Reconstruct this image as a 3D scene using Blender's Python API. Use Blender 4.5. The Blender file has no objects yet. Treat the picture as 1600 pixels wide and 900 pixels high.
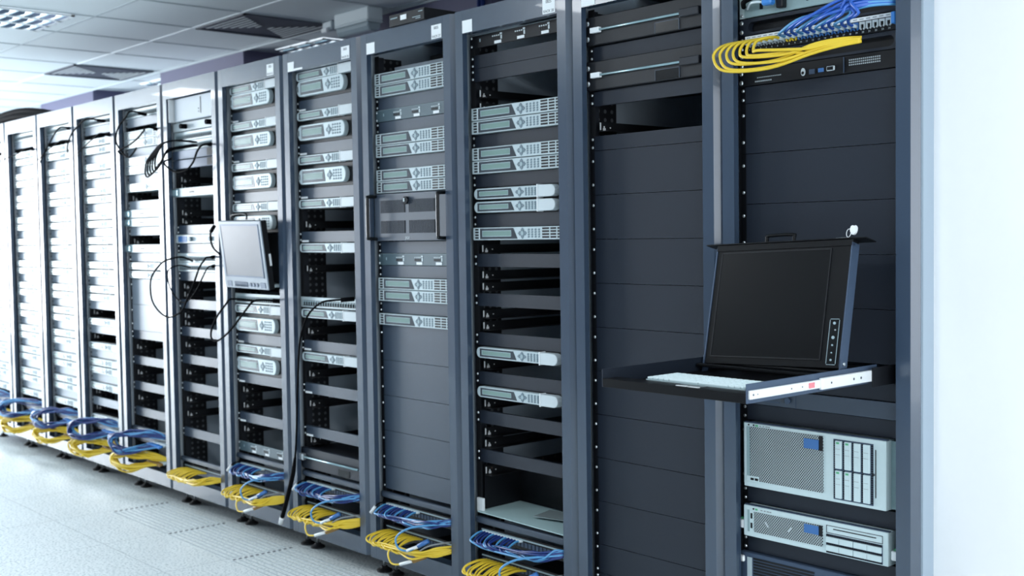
import bpy, bmesh, math, random
from mathutils import Vector, Matrix
random.seed(7)
S = bpy.context.scene
C = S.collection

# ------------------------------------------------------------------ camera
F_PX = 1829.34
cam_d = bpy.data.cameras.new('camera')
cam = bpy.data.objects.new('camera', cam_d)
C.objects.link(cam)
S.camera = cam
cam_d.sensor_width = 36.0
cam_d.lens = 36.0 * F_PX / 1600.0
cam_d.clip_start = 0.05
CAM = Vector((1.4147, -2.4960, 1.2964))
yaw, pit, rol = 0.849125, -0.044353, -0.014848
fwd = Vector((-math.sin(yaw) * math.cos(pit), math.cos(yaw) * math.cos(pit), math.sin(pit)))
rgt = Vector((math.cos(yaw), math.sin(yaw), 0))
upv = rgt.cross(fwd)
c_, s_ = math.cos(rol), math.sin(rol)
r2 = rgt * c_ + upv * s_
u2 = upv * c_ - rgt * s_
cam.matrix_world = Matrix(((r2.x, u2.x, -fwd.x, CAM.x), (r2.y, u2.y, -fwd.y, CAM.y), (r2.z, u2.z, -fwd.z, CAM.z), (0, 0, 0, 1)))
cam_d.dof.use_dof = True
cam_d.dof.focus_distance = 3.1
cam_d.dof.aperture_fstop = 4.5

# ------------------------------------------------------------------ light
W = bpy.data.worlds.new('world')
S.world = W
W.use_nodes = True
W.node_tree.nodes['Background'].inputs[0].default_value = (0.80, 0.90, 1.0, 1)
W.node_tree.nodes['Background'].inputs[1].default_value = 1.6
S.view_settings.view_transform = 'Standard'
S.view_settings.look = 'None'
S.view_settings.exposure = 0.0
S.view_settings.gamma = 1.0
S.view_settings.use_curve_mapping = False


def area(name, loc, direction, sx, sy, power, col=(0.90, 0.955, 1.0)):
    l = bpy.data.lights.new(name, 'AREA')
    l.shape = 'RECTANGLE'
    l.size, l.size_y = sx, sy
    l.energy = power
    l.color = col
    o = bpy.data.objects.new(name, l)
    C.objects.link(o)
    o.location = loc
    o.rotation_euler = Vector(direction).to_track_quat('-Z', 'Y').to_euler()
    return o


ZC = 2.5674
# daylight through the windows of the room
area('daylight_end_window', (-11.9, -2.35, 1.35), (1, 0, 0), 3.9, 2.1, 640)
area('daylight_side_window', (3.7, -2.0, 1.35), (-1, 0, 0), 3.2, 2.1, 75)
# ceiling luminaires
area('luminaire_light', (-5.42, -0.25, ZC - 0.03), (0, 0, -1), .55, .55, 10)
for lx in (-7.8, -3.0, -0.6, 1.8):
    area('luminaire_light', (lx, -2.1, ZC - 0.03), (0, 0, -1), .55, .55, 24)
area('luminaire_light', (0.9, -0.9, ZC - 0.03), (0, 0, -1), .55, .55, 4)
area('luminaire_light', (-5.3, 1.9, ZC - 0.03), (0, 0, -1), .5, .5, 1.5)
area('luminaire_light', (-7.4, 1.9, ZC - 0.03), (0, 0, -1), .5, .5, 12)

# ------------------------------------------------------------------ materials
M = {}


def mat(name, col, rough=.5, metal=0, spec=.5, coat=0, noise=0, nscale=40, bump=0, emit=None, trans=0):
    m = bpy.data.materials.new(name)
    m.use_nodes = True
    nt = m.node_tree
    b = nt.nodes['Principled BSDF']
    b.inputs['Base Color'].default_value = (*col, 1)
    b.inputs['Roughness'].default_value = rough
    b.inputs['Metallic'].default_value = metal
    b.inputs['Specular IOR Level'].default_value = spec
    b.inputs['Coat Weight'].default_value = coat
    b.inputs['Transmission Weight'].default_value = trans
    if emit:
        b.inputs['Emission Color'].default_value = (*emit[0], 1)
        b.inputs['Emission Strength'].default_value = emit[1]
    tc = nt.nodes.new('ShaderNodeTexCoord')
    n = nt.nodes.new('ShaderNodeTexNoise')
    n.inputs['Scale'].default_value = nscale
    nt.links.new(tc.outputs['Object'], n.inputs['Vector'])
    r = nt.nodes.new('ShaderNodeMapRange')
    r.inputs[3].default_value = 1 - noise
    r.inputs[4].default_value = 1 + noise
    nt.links.new(n.outputs['Fac'], r.inputs[0])
    mx = nt.nodes.new('ShaderNodeVectorMath')
    mx.operation = 'SCALE'
    mx.inputs[0].default_value = col
    nt.links.new(r.outputs[0], mx.inputs['Scale'])
    nt.links.new(mx.outputs[0], b.inputs['Base Color'])
    if bump:
        bp = nt.nodes.new('ShaderNodeBump')
        bp.inputs['Strength'].default_value = bump
        bp.inputs['Distance'].default_value = .001
        nt.links.new(n.outputs['Fac'], bp.inputs['Height'])
        nt.links.new(bp.outputs[0], b.inputs['Normal'])
    M[name] = m
    return m


def nmath(nt, op, a, b=None):
    n = nt.nodes.new('ShaderNodeMath')
    n.operation = op
    for i, v in enumerate((a, b)):
        if v is None:
            continue
        if isinstance(v, (int, float)):
            n.inputs[i].default_value = v
        else:
            nt.links.new(v, n.inputs[i])
    return n.outputs[0]


def perf(name, base, hole, px, pz, r, ax=(0, 2), rough=.4, metal=0, stagger=True, rect=None, spec=.5):
    """sheet with a regular pattern of holes (round, or rectangular when rect is given)"""
    m = bpy.data.materials.new(name)
    m.use_nodes = True
    nt = m.node_tree
    b = nt.nodes['Principled BSDF']
    b.inputs['Roughness'].default_value = rough
    b.inputs['Metallic'].default_value = metal
    b.inputs['Specular IOR Level'].default_value = spec
    tc = nt.nodes.new('ShaderNodeTexCoord')
    sp = nt.nodes.new('ShaderNodeSeparateXYZ')
    nt.links.new(tc.outputs['Object'], sp.inputs[0])
    u0 = nmath(nt, 'ADD', nmath(nt, 'DIVIDE', sp.outputs[ax[0]], px), 100.0)
    v0 = nmath(nt, 'ADD', nmath(nt, 'DIVIDE', sp.outputs[ax[1]], pz), 100.0)

    def lat(off):
        du = nmath(nt, 'MULTIPLY', nmath(nt, 'SUBTRACT', nmath(nt, 'FRACT', nmath(nt, 'ADD', u0, off)), .5), px)
        dv = nmath(nt, 'MULTIPLY', nmath(nt, 'SUBTRACT', nmath(nt, 'FRACT', nmath(nt, 'ADD', v0, off)), .5), pz)
        if rect:
            return nmath(nt, 'MULTIPLY', nmath(nt, 'LESS_THAN', nmath(nt, 'ABSOLUTE', du), rect[0]),
                         nmath(nt, 'LESS_THAN', nmath(nt, 'ABSOLUTE', dv), rect[1]))
        d = nmath(nt, 'SQRT', nmath(nt, 'ADD', nmath(nt, 'MULTIPLY', du, du), nmath(nt, 'MULTIPLY', dv, dv)))
        return nmath(nt, 'LESS_THAN', d, r)
    f = lat(0.0)
    if stagger:
        f = nmath(nt, 'MAXIMUM', f, lat(.5))
    mx = nt.nodes.new('ShaderNodeMix')
    mx.data_type = 'RGBA'
    nt.links.new(f, mx.inputs[0])
    mx.inputs[6].default_value = (*base, 1)
    mx.inputs[7].default_value = (*hole, 1)
    nt.links.new(mx.outputs[2], b.inputs['Base Color'])
    M[name] = m
    return m


mat('frame', (.034, .055, .090), .25, 0, .75, coat=.3, noise=.05, nscale=400, bump=.04)
mat('frame_in', (.012, .015, .022), .6)
mat('rack_side', (.46, .53, .60), .5, noise=.04)
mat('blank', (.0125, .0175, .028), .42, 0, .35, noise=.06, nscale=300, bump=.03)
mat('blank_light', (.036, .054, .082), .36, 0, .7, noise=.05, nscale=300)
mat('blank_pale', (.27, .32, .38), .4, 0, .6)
mat('black', (.005, .0058, .008), .45, 0, .3)
mat('black_gloss', (.004, .005, .006), .22, 0, .3)
mat('monitor_black', (.0045, .005, .0062), .42, 0, .15)
mat('silver', (.47, .56, .59), .36, .15, .5, noise=.03, nscale=60)
mat('cover_white', (.56, .63, .66), .4, 0, .5)
mat('white', (.80, .84, .86), .5)
mat('paper', (.86, .90, .92), .6)
mat('ink', (.06, .07, .09), .7)
mat('ink_soft', (.30, .34, .36), .7)
mat('lcd', (.19, .30, .27), .22, 0, .6, noise=.08, nscale=30)
mat('window_dark', (.035, .045, .055), .22, 0, .6)
mat('navy_key', (.13, .19, .23), .5)
mat('key_light', (.30, .40, .44), .5)
mat('zinc', (.62, .66, .68), .28, .85)
mat('steel', (.84, .86, .87), .35, .3)
mat('bar_teal', (.30, .44, .48), .3, .5)
mat('teal_panel', (.30, .42, .44), .4, .3, noise=.1, nscale=90)
mat('port_panel', (.075, .12, .145), .4)
mat('server_white', (.60, .73, .75), .42, 0, .5, noise=.03, nscale=120)
perf('server_mesh', (.42, .50, .52), (.008, .009, .012), .0068, .0078, .00205, rough=.5)
perf('black_mesh', (.012, .0145, .021), (.002, .002, .003), .0052, .0052, .0016, rough=.45)
perf('rail_holes_lit', (.007, .008, .010), (.35, .45, .52), 1.0, .0148, 0, stagger=False, rect=(.0036, .0030), rough=.5)  # pale holes: light coming through is put into their colour
perf('bracket_holes', (.008, .009, .012), (.10, .11, .12), .030, .026, .0062, ax=(1, 2), stagger=False, rough=.5)
perf('slide_holes', (.006, .007, .009), (.09, .06, .045), .060, 1.0, .004, ax=(1, 2), stagger=False, rough=.5)
mat('blue_sticker', (.045, .16, .42), .45)
mat('green_dot', (.10, .45, .22), .5)
mat('cord_yellow', (.78, .55, .035), .42, 0, .5)
mat('cord_blue', (.010, .032, .17), .35, 0, .5)
mat('cord_bright', (.022, .11, .50), .32, 0, .6)
mat('cord_lightblue', (.08, .30, .58), .35, 0, .6)
mat('cord_black', (.003, .0034, .0045), .75, 0, .04)
mat('cord_grey', (.25, .27, .28), .4)
mat('plug_clear', (.62, .72, .76), .25, 0, .6)
mat('plug_blue', (.05, .17, .45), .35)
mat('plug_brown', (.30, .17, .04), .45)
mat('connector_blue', (.04, .22, .62), .35)
mat('connector_yellow', (.85, .62, .04), .35)
mat('red_label', (.75, .22, .25), .5)
mat('screen_dark', (.0045, .005, .006), .3, 0, .15)
mat('screen_grey', (.11, .11, .13), .3, 0, .4)
mat('keys', (.72, .84, .86), .5)
mat('key_gap', (.30, .38, .40), .6)
mat('rubber', (.010, .010, .012), .7)
mat('shelf_pale', (.40, .55, .56), .4)
mat('clear_sheet', (.30, .36, .37), .2, 0, .5)
mat('gun_blue', (.055, .085, .14), .4, .3)
mat('wall_white', (.86, .865, .87), .7, noise=.01)
mat('wall_grey', (.10, .12, .155), .7)
mat('purple', (.105, .105, .185), .7, noise=.02)
mat('tile', (.68, .74, .77), .85, noise=.015, nscale=300)
mat('grid_dark', (.44, .50, .53), .6)
mat('grid_light', (.80, .86, .88), .5)
mat('vent_white', (.62, .68, .70), .5)
mat('vent_dark', (.05, .06, .085), .6)
mat('lamp_housing', (.62, .70, .73), .45)
mat('lamp_lens', (.45, .55, .60), .15, 0, .5, trans=.25)
mat('louvre_blade', (.16, .27, .33), .2, .6)
mat('lamp_glow', (.8, .85, .9), .5, emit=((.85, .93, 1), 1.6))
mat('side_sheen_pale', (.34, .41, .48), .4)
mat('bezel_grey', (.26, .31, .37), .4)
mat('orange_dot', (.5, .2, .05), .6)

# floor: pale speckled raised-floor tile with joints
fm = bpy.data.materials.new('floor_tile')
fm.use_nodes = True
nt = fm.node_tree
b = nt.nodes['Principled BSDF']
b.inputs['Roughness'].default_value = .38
b.inputs['Specular IOR Level'].default_value = .5
tc = nt.nodes.new('ShaderNodeTexCoord')
n1 = nt.nodes.new('ShaderNodeTexNoise'); n1.inputs['Scale'].default_value = 95; n1.inputs['Detail'].default_value = 3
n2 = nt.nodes.new('ShaderNodeTexNoise'); n2.inputs['Scale'].default_value = 5
for n in (n1, n2):
    nt.links.new(tc.outputs['Object'], n.inputs['Vector'])
cr = nt.nodes.new('ShaderNodeValToRGB')
cr.color_ramp.elements[0].position = .36; cr.color_ramp.elements[0].color = (.48, .56, .58, 1)
cr.color_ramp.elements[1].position = .50; cr.color_ramp.elements[1].color = (.86, .92, .93, 1)
nt.links.new(n1.outputs['Fac'], cr.inputs[0])
sp = nt.nodes.new('ShaderNodeSeparateXYZ')
nt.links.new(tc.outputs['Object'], sp.inputs[0])


def joint(out, off):
    fr = nmath(nt, 'FRACT', nmath(nt, 'ADD', nmath(nt, 'DIVIDE', nmath(nt, 'SUBTRACT', out, off), .59), 100.5))
    return nmath(nt, 'LESS_THAN', nmath(nt, 'ABSOLUTE', nmath(nt, 'SUBTRACT', fr, .5)), .0028)


jf = nmath(nt, 'MAXIMUM', joint(sp.outputs[0], -3.49), joint(sp.outputs[1], .055))
mx = nt.nodes.new('ShaderNodeMix'); mx.data_type = 'RGBA'
nt.links.new(nmath(nt, 'MULTIPLY', jf, .55), mx.inputs[0])
nt.links.new(cr.outputs[0], mx.inputs[6])
mx.inputs[7].default_value = (.16, .21, .23, 1)
mr = nt.nodes.new('ShaderNodeMapRange'); mr.inputs[3].default_value = .93; mr.inputs[4].default_value = 1.05
nt.links.new(n2.outputs['Fac'], mr.inputs[0])
vm = nt.nodes.new('ShaderNodeVectorMath'); vm.operation = 'SCALE'
nt.links.new(mx.outputs[2], vm.inputs[0]); nt.links.new(mr.outputs[0], vm.inputs['Scale'])
nt.links.new(vm.outputs[0], b.inputs['Base Color'])
M['floor'] = fm


# ------------------------------------------------------------------ mesh helpers
class MB:
    def __init__(self, o=(0, 0, 0)):
        self.v = []; self.f = []; self.o = Vector(o); self.smooth = False

    def _add(self, vs, fs):
        k = len(self.v)
        self.v += [tuple(Vector(v) - self.o) for v in vs]
        self.f += [tuple(i + k for i in f) for f in fs]
        return self

    def box(self, x0, x1, y0, y1, z0, z1):
        vs = [(x, y, z) for x in (x0, x1) for y in (y0, y1) for z in (z0, z1)]
        return self._add(vs, [(0, 1, 3, 2), (4, 6, 7, 5), (0, 4, 5, 1), (2, 3, 7, 6), (0, 2, 6, 4), (1, 5, 7, 3)])

    def prism(self, pts, h0, h1, axis=2):
        """polygon pts extruded along axis (pts give the two other coordinates in order)"""
        def P(p, h):
            q = list(p); q.insert(axis, h); return q
        n = len(pts)
        vs = [P(p, h0) for p in pts] + [P(p, h1) for p in pts]
        fs = [tuple(range(n))[::-1], tuple(range(n, 2 * n))] + [(i, (i + 1) % n, (i + 1) % n + n, i + n) for i in range(n)]
        return self._add(vs, fs)

    def tube(self, pts, r, seg=6, cap=True):
        pts = [Vector(p) for p in pts]
        n = len(pts)
        rs = r if isinstance(r, (list, tuple)) else [r] * n
        vs = []; fs = []
        t0 = (pts[1] - pts[0]).normalized()
        nn = t0.orthogonal().normalized()
        for i, p in enumerate(pts):
            t = (pts[min(i + 1, n - 1)] - pts[max(i - 1, 0)]).normalized()
            nn = (nn - t * nn.dot(t)).normalized()
            bb = t.cross(nn)
            for k in range(seg):
                a = 2 * math.pi * k / seg
                vs.append(p + (nn * math.cos(a) + bb * math.sin(a)) * rs[i])
        for i in range(n - 1):
            for k in range(seg):
                fs.append((i * seg + k, i * seg + (k + 1) % seg, (i + 1) * seg + (k + 1) % seg, (i + 1) * seg + k))
        if cap:
            fs.append(tuple(range(seg))[::-1]); fs.append(tuple(range((n - 1) * seg, n * seg)))
        self.smooth = True
        return self._add(vs, fs)

    def obox(self, ctr, ax, ay, az, sx, sy, sz):
        ctr, ax, ay, az = Vector(ctr), Vector(ax).normalized(), Vector(ay).normalized(), Vector(az).normalized()
        vs = [ctr + ax * sx * a + ay * sy * b_ + az * sz * c for a in (-.5, .5) for b_ in (-.5, .5) for c in (-.5, .5)]
        return self._add(vs, [(0, 1, 3, 2), (4, 6, 7, 5), (0, 4, 5, 1), (2, 3, 7, 6), (0, 2, 6, 4), (1, 5, 7, 3)])

    def mesh(self, name, m, bevel=0):
        me = bpy.data.meshes.new(name)
        me.from_pydata(self.v, [], self.f)
        bm = bmesh.new(); bm.from_mesh(me)
        if bevel:
            es = [e for e in bm.edges if len(e.link_faces) == 2 and e.calc_face_angle(0) > .6]
            bmesh.ops.bevel(bm, geom=es, offset=bevel, segments=1, affect='EDGES', clamp_overlap=True)
        bmesh.ops.recalc_face_normals(bm, faces=bm.faces)
        bm.to_mesh(me); bm.free()
        me.materials.append(M[m])
        if self.smooth:
            for p in me.polygons:
                p.use_smooth = len(p.vertices) == 4
        return me

    def build(self, name, m, parent=None, bevel=0):
        o = bpy.data.objects.new(name, self.mesh(name, m, bevel))
        C.objects.link(o)
        if parent:
            o.parent = parent
        return o


def box(x0, x1, y0, y1, z0, z1, o=(0, 0, 0)):
    return MB(o).box(x0, x1, y0, y1, z0, z1)


def tag(o, label=None, cat=None, group=None, kind=None):
    if label: o['label'] = label
    if cat: o['category'] = cat
    if group: o['group'] = group
    if kind: o['kind'] = kind
    return o


def empty(name, loc, label=None, cat=None, group=None):
    o = bpy.data.objects.new(name, None)
    o.empty_display_size = .05
    C.objects.link(o); o.location = loc
    return tag(o, label, cat, group)


def kids(o):
    return [c for c in list(C.objects) if c.parent == o]


def smooth_path(pts, n=6):
    pts = [Vector(p) for p in pts]
    P = [pts[0]] + pts + [pts[-1]]
    out = []
    for i in range(1, len(P) - 2):
        a, b_, c, d = P[i - 1:i + 3]
        for k in range(n):
            t = k / n
            out.append(.5 * ((2 * b_) + (c - a) * t + (2 * a - 5 * b_ + 4 * c - d) * t * t + (3 * b_ - a - 3 * c + d) * t ** 3))
    out.append(pts[-1])
    return out


def text_mesh(s, size, m, parent, loc, rot=(math.pi / 2, 0, 0), name='lettering', align='CENTER'):
    cu = bpy.data.curves.new(name, 'FONT')
    cu.body = s; cu.size = size; cu.extrude = .00015; cu.align_x = align; cu.align_y = 'CENTER'
    t = bpy.data.objects.new(name, cu)
    C.objects.link(t)
    dg = bpy.context.evaluated_depsgraph_get()
    me = bpy.data.meshes.new_from_object(t.evaluated_get(dg))
    C.objects.unlink(t); bpy.data.objects.remove(t)
    me.materials.clear(); me.materials.append(M[m])
    o = bpy.data.objects.new(name, me)
    C.objects.link(o); o.parent = parent; o.location = loc; o.rotation_euler = rot
    return o


def struct(name, mb, m, bevel=0):
    return tag(mb.build(name, m, None, bevel), kind='structure')


# ------------------------------------------------------------------ room
P_ = .564158
struct('floor', box(-12, 3.7, -4.6, 4.6, -.05, 0), 'floor')
struct('ceiling', box(-12, 3.7, -4.6, 4.6, ZC, ZC + .05), 'tile')
struct('wall_right', box(.0052, 3.7, .066, .3, 0, ZC), 'wall_white')
struct('wall_back', box(-12, .3, 4.5, 4.6, 0, ZC), 'wall_grey')
struct('wall_front', box(-12, 3.7, -4.6, -4.5, 0, ZC), 'wall_grey')
# end walls with a window opening each
w = MB()
for a in ((-4.5, -4.35, 0, ZC), (-.38, 4.5, 0, ZC), (-4.35, -.38, 0, .25), (-4.35, -.38, 2.45, ZC)):
    w.box(-11.85, -11.75, *a)
struct('wall_left', w, 'wall_white')
w = MB()
for a in ((-4.5, -3.65, 0, ZC), (-.35, .066, 0, ZC), (-3.65, -.35, 0, .25), (-3.65, -.35, 2.45, ZC)):
    w.box(3.5, 3.6, *a)
struct('wall_side', w, 'wall_white')
for nm, x, y0, y1 in (('window_1', -11.8, -4.35, -.38), ('window_2', 3.55, -3.65, -.35)):
    w = MB()
    for k in range(4):
        yy = y0 + (y1 - y0) * k / 3
        w.box(x - .03, x + .03, yy - .02, yy + .02, .25, 2.45)
    w.box(x - .03, x + .03, y0, y1, .25, .30); w.box(x - .03, x + .03, y0, y1, 2.40, 2.45)
    struct(nm, w, 'white')
# deep purple piers above and behind the racks
for i, (x0, x1) in enumerate(((-12, -10.8), (-9.45, -8.24), (-6.95, -5.68), (-4.44, -3.12), (-1.87, -.55))):
    struct('wall_pier', box(x0, x1, 1.385, 4.5, 0, ZC), 'purple')
struct('wall_partition', box(-.55, .004, 1.385, 1.5, 0, ZC), 'purple')
# ceiling grid
g = MB()
for k in range(-10, 14):
    x = -4.522 + .6 * k
    if -12 < x < 3.6:
        g.box(x - .006, x + .006, -4.5, 4.5, ZC - .003, ZC + .001)
for k in range(-8, 7):
    if k in (0,):
        continue
    y = .753 + .6 * k
    g.box(-11.9, 3.6, y - .006, y + .006, ZC - .003, ZC + .001)
struct('trim_1', g, 'grid_dark')
struct('trim_2', box(-11.9, 3.6, .743, .763, ZC - .004, ZC + .001), 'grid_light')
struct('trim_3', box(-12, 3.6, 1.375, 1.387, ZC - .012, ZC), 'grid_dark')


def diffuser(cx, cy, label):
    t = empty('air_diffuser', (cx, cy, ZC - .006), label, 'vent', 'square ceiling diffusers')
    h = .297
    f = MB()
    for a in ((-h, h, -h, -h + .02), (-h, h, h - .02, h), (-h, -h + .02, -h, h), (h - .02, h, -h, h)):
        f.box(*a, -.004, .004)
    f.build('frame', 'vent_dark', t)
    box(-h, h, -h, h, .003, .005).build('backing', 'vent_dark', t)
    # angled blades in the two opposite triangular quarters
    for sgn in (-1, 1):
        for k in range(7):
            d = .035 + k * .036
            w_ = d * .93
            pts = [(-w_, sgn * d), (w_, sgn * d), (w_, sgn * (d + .013)), (-w_, sgn * (d + .013))]
            m_ = MB()
            m_._add([(p[0], p[1], z) for p in pts for z in (-.004, -.0025)], [(0, 2, 4, 6), (1, 3, 5, 7), (0, 1, 3, 2), (2, 3, 5, 4), (4, 5, 7, 6), (6, 7, 1, 0)])
            m_.build('blade', 'vent_white', t)
    return t


diffuser(-4.822, 1.063, 'dark square ceiling diffuser with pale slanted blades, beside the emergency light')
diffuser(-7.235, 1.03, 'pale blurred ceiling diffuser above the far end of the rack row')


def louvre(cx, cy, label, w=.595):
    t = empty('louvre_light', (cx, cy, ZC - .006), label, 'ceiling light', 'louvred ceiling lights')
    h = w / 2
    box(-h, h, -h, h, .004, .006).build('reflector', 'lamp_glow', t)
    for k in range(4):
        x = -h + k * (2 * h) / 3
        box(max(x - .016, -h), min(x + .016, h), -h, h, -.006, .003).build('divider', 'white', t)
    for a in ((-h, h, -h, -h + .02), (-h, h, h - .02, h)):
        box(*a, -.006, .003).build('end_rail', 'white', t)
    for k in range(3):
        x0 = -h + .016 + k * 2 * h / 3
        bl = MB()
        for j in range(7):
            y = -h + .05 + j * .083
            bl.prism([(x0, y), (x0 + .16, y), (x0 + .16, y + .035), (x0 + .08, y + .055), (x0, y + .035)], -.005, .003)
        bl.build('louvre', 'louvre_blade', t)
    return t


louvre(-5.43, -.25, 'square louvred ceiling light with slatted blue grey reflectors, clear of the racks')
louvre(-5.25, 1.85, 'louvred ceiling light in the dark recess behind the purple pier')
louvre(-7.4, 1.85, 'louvred ceiling light in the bright recess between the purple piers')

# emergency light at the top of the purple pier
t = empty('emergency_light', (-4.114, 1.25, 2.45), 'white emergency light box with clear lens hung below the ceiling', 'light')
box(-.171, .171, -.05, .05, .045, .1174).build('housing', 'lamp_housing', t, .006)
box(-.164, .164, -.054, .054, .036, .046).build('rim', 'lamp_housing', t, .003)
MB().prism([(-.046, .036), (.046, .036), (.044, .012), (.028, -.012), (-.028, -.012), (-.044, .012)], -.158, .158, 0).build('lens', 'lamp_lens', t, .006)
MB().tube([(-.12, 0, .012), (.12, 0, .012)], .009, 10).build('lamp_tube', 'white', t)
t = empty('sensor_box', (-4.47, 1.30, 2.515), 'small pale sensor box on the ceiling beside the emergency light', 'sensor')
box(-.05, .05, -.03, .03, .0, .0524).build('body', 'lamp_housing', t, .006)
box(-.04, .02, -.045, -.02, -.014, .012).build('lens', 'white', t, .004)
# blue cable drops on the pier
for i, x in enumerate((-3.20, -3.17)):
    t = MB().tube([(x, 1.37, ZC), (x, 1.372, 2.2), (x + .01, 1.37, 1.6)], .011, 8).build('cable_drop', 'cord_blue')
    tag(t, 'blue cable dropping down the purple pier behind the racks', 'cable', 'blue cable drops on the pier')

# grooved metal strip let into the floor in front of the racks
t = empty('floor_grille', (-2.9, -.12, 0), 'grooved metal floor strip running along in front of the racks', 'floor grille')
t['kind'] = 'structure'
g = MB()
for k in range(11):
    y = -.145 + k * .026
    for i in range(5):
        xa = -1.15 + i * .59
        g.box(xa + .012, xa + .578, y, y + .0045, 0, .0012)
g.build('groove', 'grid_dark', t)
g = MB()
for i in range(-1, 5):
    for k in range(11):
        y = -.135 + k * .026
        g.box(-1.15 + i * .59 + .585, -1.15 + i * .59 + .597, y, y + .012, 0, .0012)
g.build('perforation', 'vent_dark', t)

# ------------------------------------------------------------------ racks
ZT, ZB = 2.0513, .0858
ZHB, ZRT = 1.974, .150
U = .04445
Z0 = 1.9495


def zt(n):
    return Z0 - n * U


RK = {1: 'rack holding the keyboard drawer', 2: 'rack of plain black panels', 3: 'rack with the sagging white shelf',
      4: 'rack with the vented black box', 5: 'rack left of the vented box', 6: 'rack behind the small monitor',
      7: 'rack left of the small monitor', 8: 'fifth rack from the left edge', 9: 'fourth rack from the left edge',
      10: 'third rack from the left edge', 11: 'second rack from the left edge', 12: 'leftmost rack, cut by the edge'}
RL = {1: 'dark blue rack beside the white wall, holding the pulled out keyboard drawer',
      2: 'dark blue rack filled with plain black panels and two black drive units',
      3: 'dark blue rack with silver keypad units and a sagging white shelf',
      4: 'dark blue rack with a vented black box and port strips',
      5: 'dark blue rack of rounded keypad units, just left of the vented box',
      6: 'rack of rounded keypad units with the small monitor leaning out',
      7: 'pale lit rack with a tall white box on top, left of the small monitor',
      8: 'white lit rack, fifth from the left edge, with mixed pale panels',
      9: 'white lit rack, fourth from the left edge, with small black gaps low down',
      10: 'white lit rack, third from the left edge, packed with paired units',
      11: 'white lit rack, second from the left edge, under the black cable bundle',
      12: 'leftmost white rack, cut off by the picture edge'}


def rail_bar(mb, x0, x1, y0, y1, z0, z1):
    mb.box(x0, x1, y0, y1, z0, z1)


proto_parts = None
ch = .0165


def make_rack_parts(root):
    o = []
    # stiles: chamfered outer corner, small inner return
    L = [(.038, 0), (.0, 0), (-ch, ch), (-ch, .048), (-ch + .004, .048), (-ch + .004, ch + .002), (.001, .004), (.034, .004), (.034, .020), (.038, .020)]
    MB().prism(L, ZB, ZT).build('left_stile', 'frame', root)
    R = [(.534 - x, y) for x, y in L]
    MB().prism(R, ZB, ZT).build('right_stile', 'frame', root)
    h = MB().prism([(0, ZHB), (0, ZT), (.30, ZT), (.30, ZT - .004), (.004, ZT - .004), (.004, ZHB + .004), (.03, ZHB + .004), (.03, ZHB)], .0386, .4954, 0)
    h.build('header', 'frame', root)
    MB().prism([(0, ZB), (0, ZRT), (.045, ZRT), (.045, ZRT - .004), (.004, ZRT - .004), (.004, ZB)], .0386, .4954, 0).build('bottom_rail', 'frame', root)
    box(-ch + .004, .534 + ch - .004, .30, .80, ZT - .004, ZT).build('roof', 'frame', root)
    box(-ch + .004, .534 + ch - .004, .045, .80, ZB + .002, ZB + .010).build('base', 'frame_in', root)
    for x in (-ch, .534 + ch - .0025):
        box(x, x + .0025, .05, .80, ZB, ZT - .004).build('side_panel', 'rack_side', root)
    box(-ch + .003, .534 + ch - .003, .79, .80, ZB, ZT - .004).build('back_panel', 'rack_side', root)
    for x in (.020, .492):
        r = MB((x + .011, 0, 0)).box(x, x + .022, .0505, .0525, ZRT, ZHB)
        ro = r.build('mounting_rail', 'rail_holes_lit', root); ro.location = (x + .011, 0, 0)
    box(.0175, .020, .0505, .090, ZRT, ZHB).build('rail_flange', 'frame_in', root)
    box(.514, .5165, .0505, .090, ZRT, ZHB).build('rail_flange', 'frame_in', root)
    box(.0, .002, .095, .185, ZRT, ZHB).build('perforated_post', 'bracket_holes', root)
    box(.532, .534, .095, .185, ZRT, ZHB).build('perforated_post', 'bracket_holes', root)
    for x in (.025, .509):
        for y in (.10, .72):
            f = MB().tube([(x, y, .012), (x, y, ZB + .002)], .0055, 8).build('levelling_foot', 'zinc', root)
            pd = MB()
            ring = []
            prof = ((.030, .0), (.030, .006), (.016, .014), (.012, .020))
            vs = []; fs = []
            n = 14
            for r_, z_ in prof:
                vs += [(x + r_ * math.cos(2 * math.pi * k / n), y + r_ * math.sin(2 * math.pi * k / n), z_) for k in range(n)]
            for j in range(len(prof) - 1):
                fs += [(j * n + k, j * n + (k + 1) % n, (j + 1) * n + (k + 1) % n, (j + 1) * n + k) for k in range(n)]
            fs += [tuple(range(n))[::-1], tuple(range((len(prof) - 1) * n, len(prof) * n))]
            pd._add(vs, fs)
            pd.build('foot_pad', 'rubber', f)


def copy_tree(src, parent=None):
    c = src.copy()
    C.objects.link(c); c.parent = parent
    for ch_ in [x for x in CH.get(src.name, [])]:
        copy_tree(ch_, c)
    return c


CH = {}


def index_children():
    CH.clear()
    for o in C.objects:
        if o.parent:
            CH.setdefault(o.parent.name, []).append(o)


def rx(k):
    return -P_ * k


racks = {}
r1 = empty('server_rack', (rx(1), 0, 0), RL[1], 'rack', 'row of server racks')
make_rack_parts(r1)
index_children()
racks[1] = r1
for k in range(2, 13):
    r = copy_tree(r1)
    r.location = (rx(k), 0, 0)
    tag(r, RL[k])
    racks[k] = r
# front of the first rack stands a little wider: pale strip hides its side, bright reflection put into the colour
for o in kids(r1):
    if o.name.startswith('right_stile'):
        o.location.x = .0135
    if o.name.startswith(('header', 'bottom_rail')):
        o.scale.x = (.4954 - .0386 + .0135) / (.4954 - .0386)
        o.location.x = .0386 * (1 - o.scale.x)
    if o.name.startswith('side_panel') and o.data.vertices[0].co.x > .3:
        o.location.x = .0135
struct('side_sheen_strip', box(-.0022, .0052, .0175, .066, 0, 2.3), 'side_sheen_pale')


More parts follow.
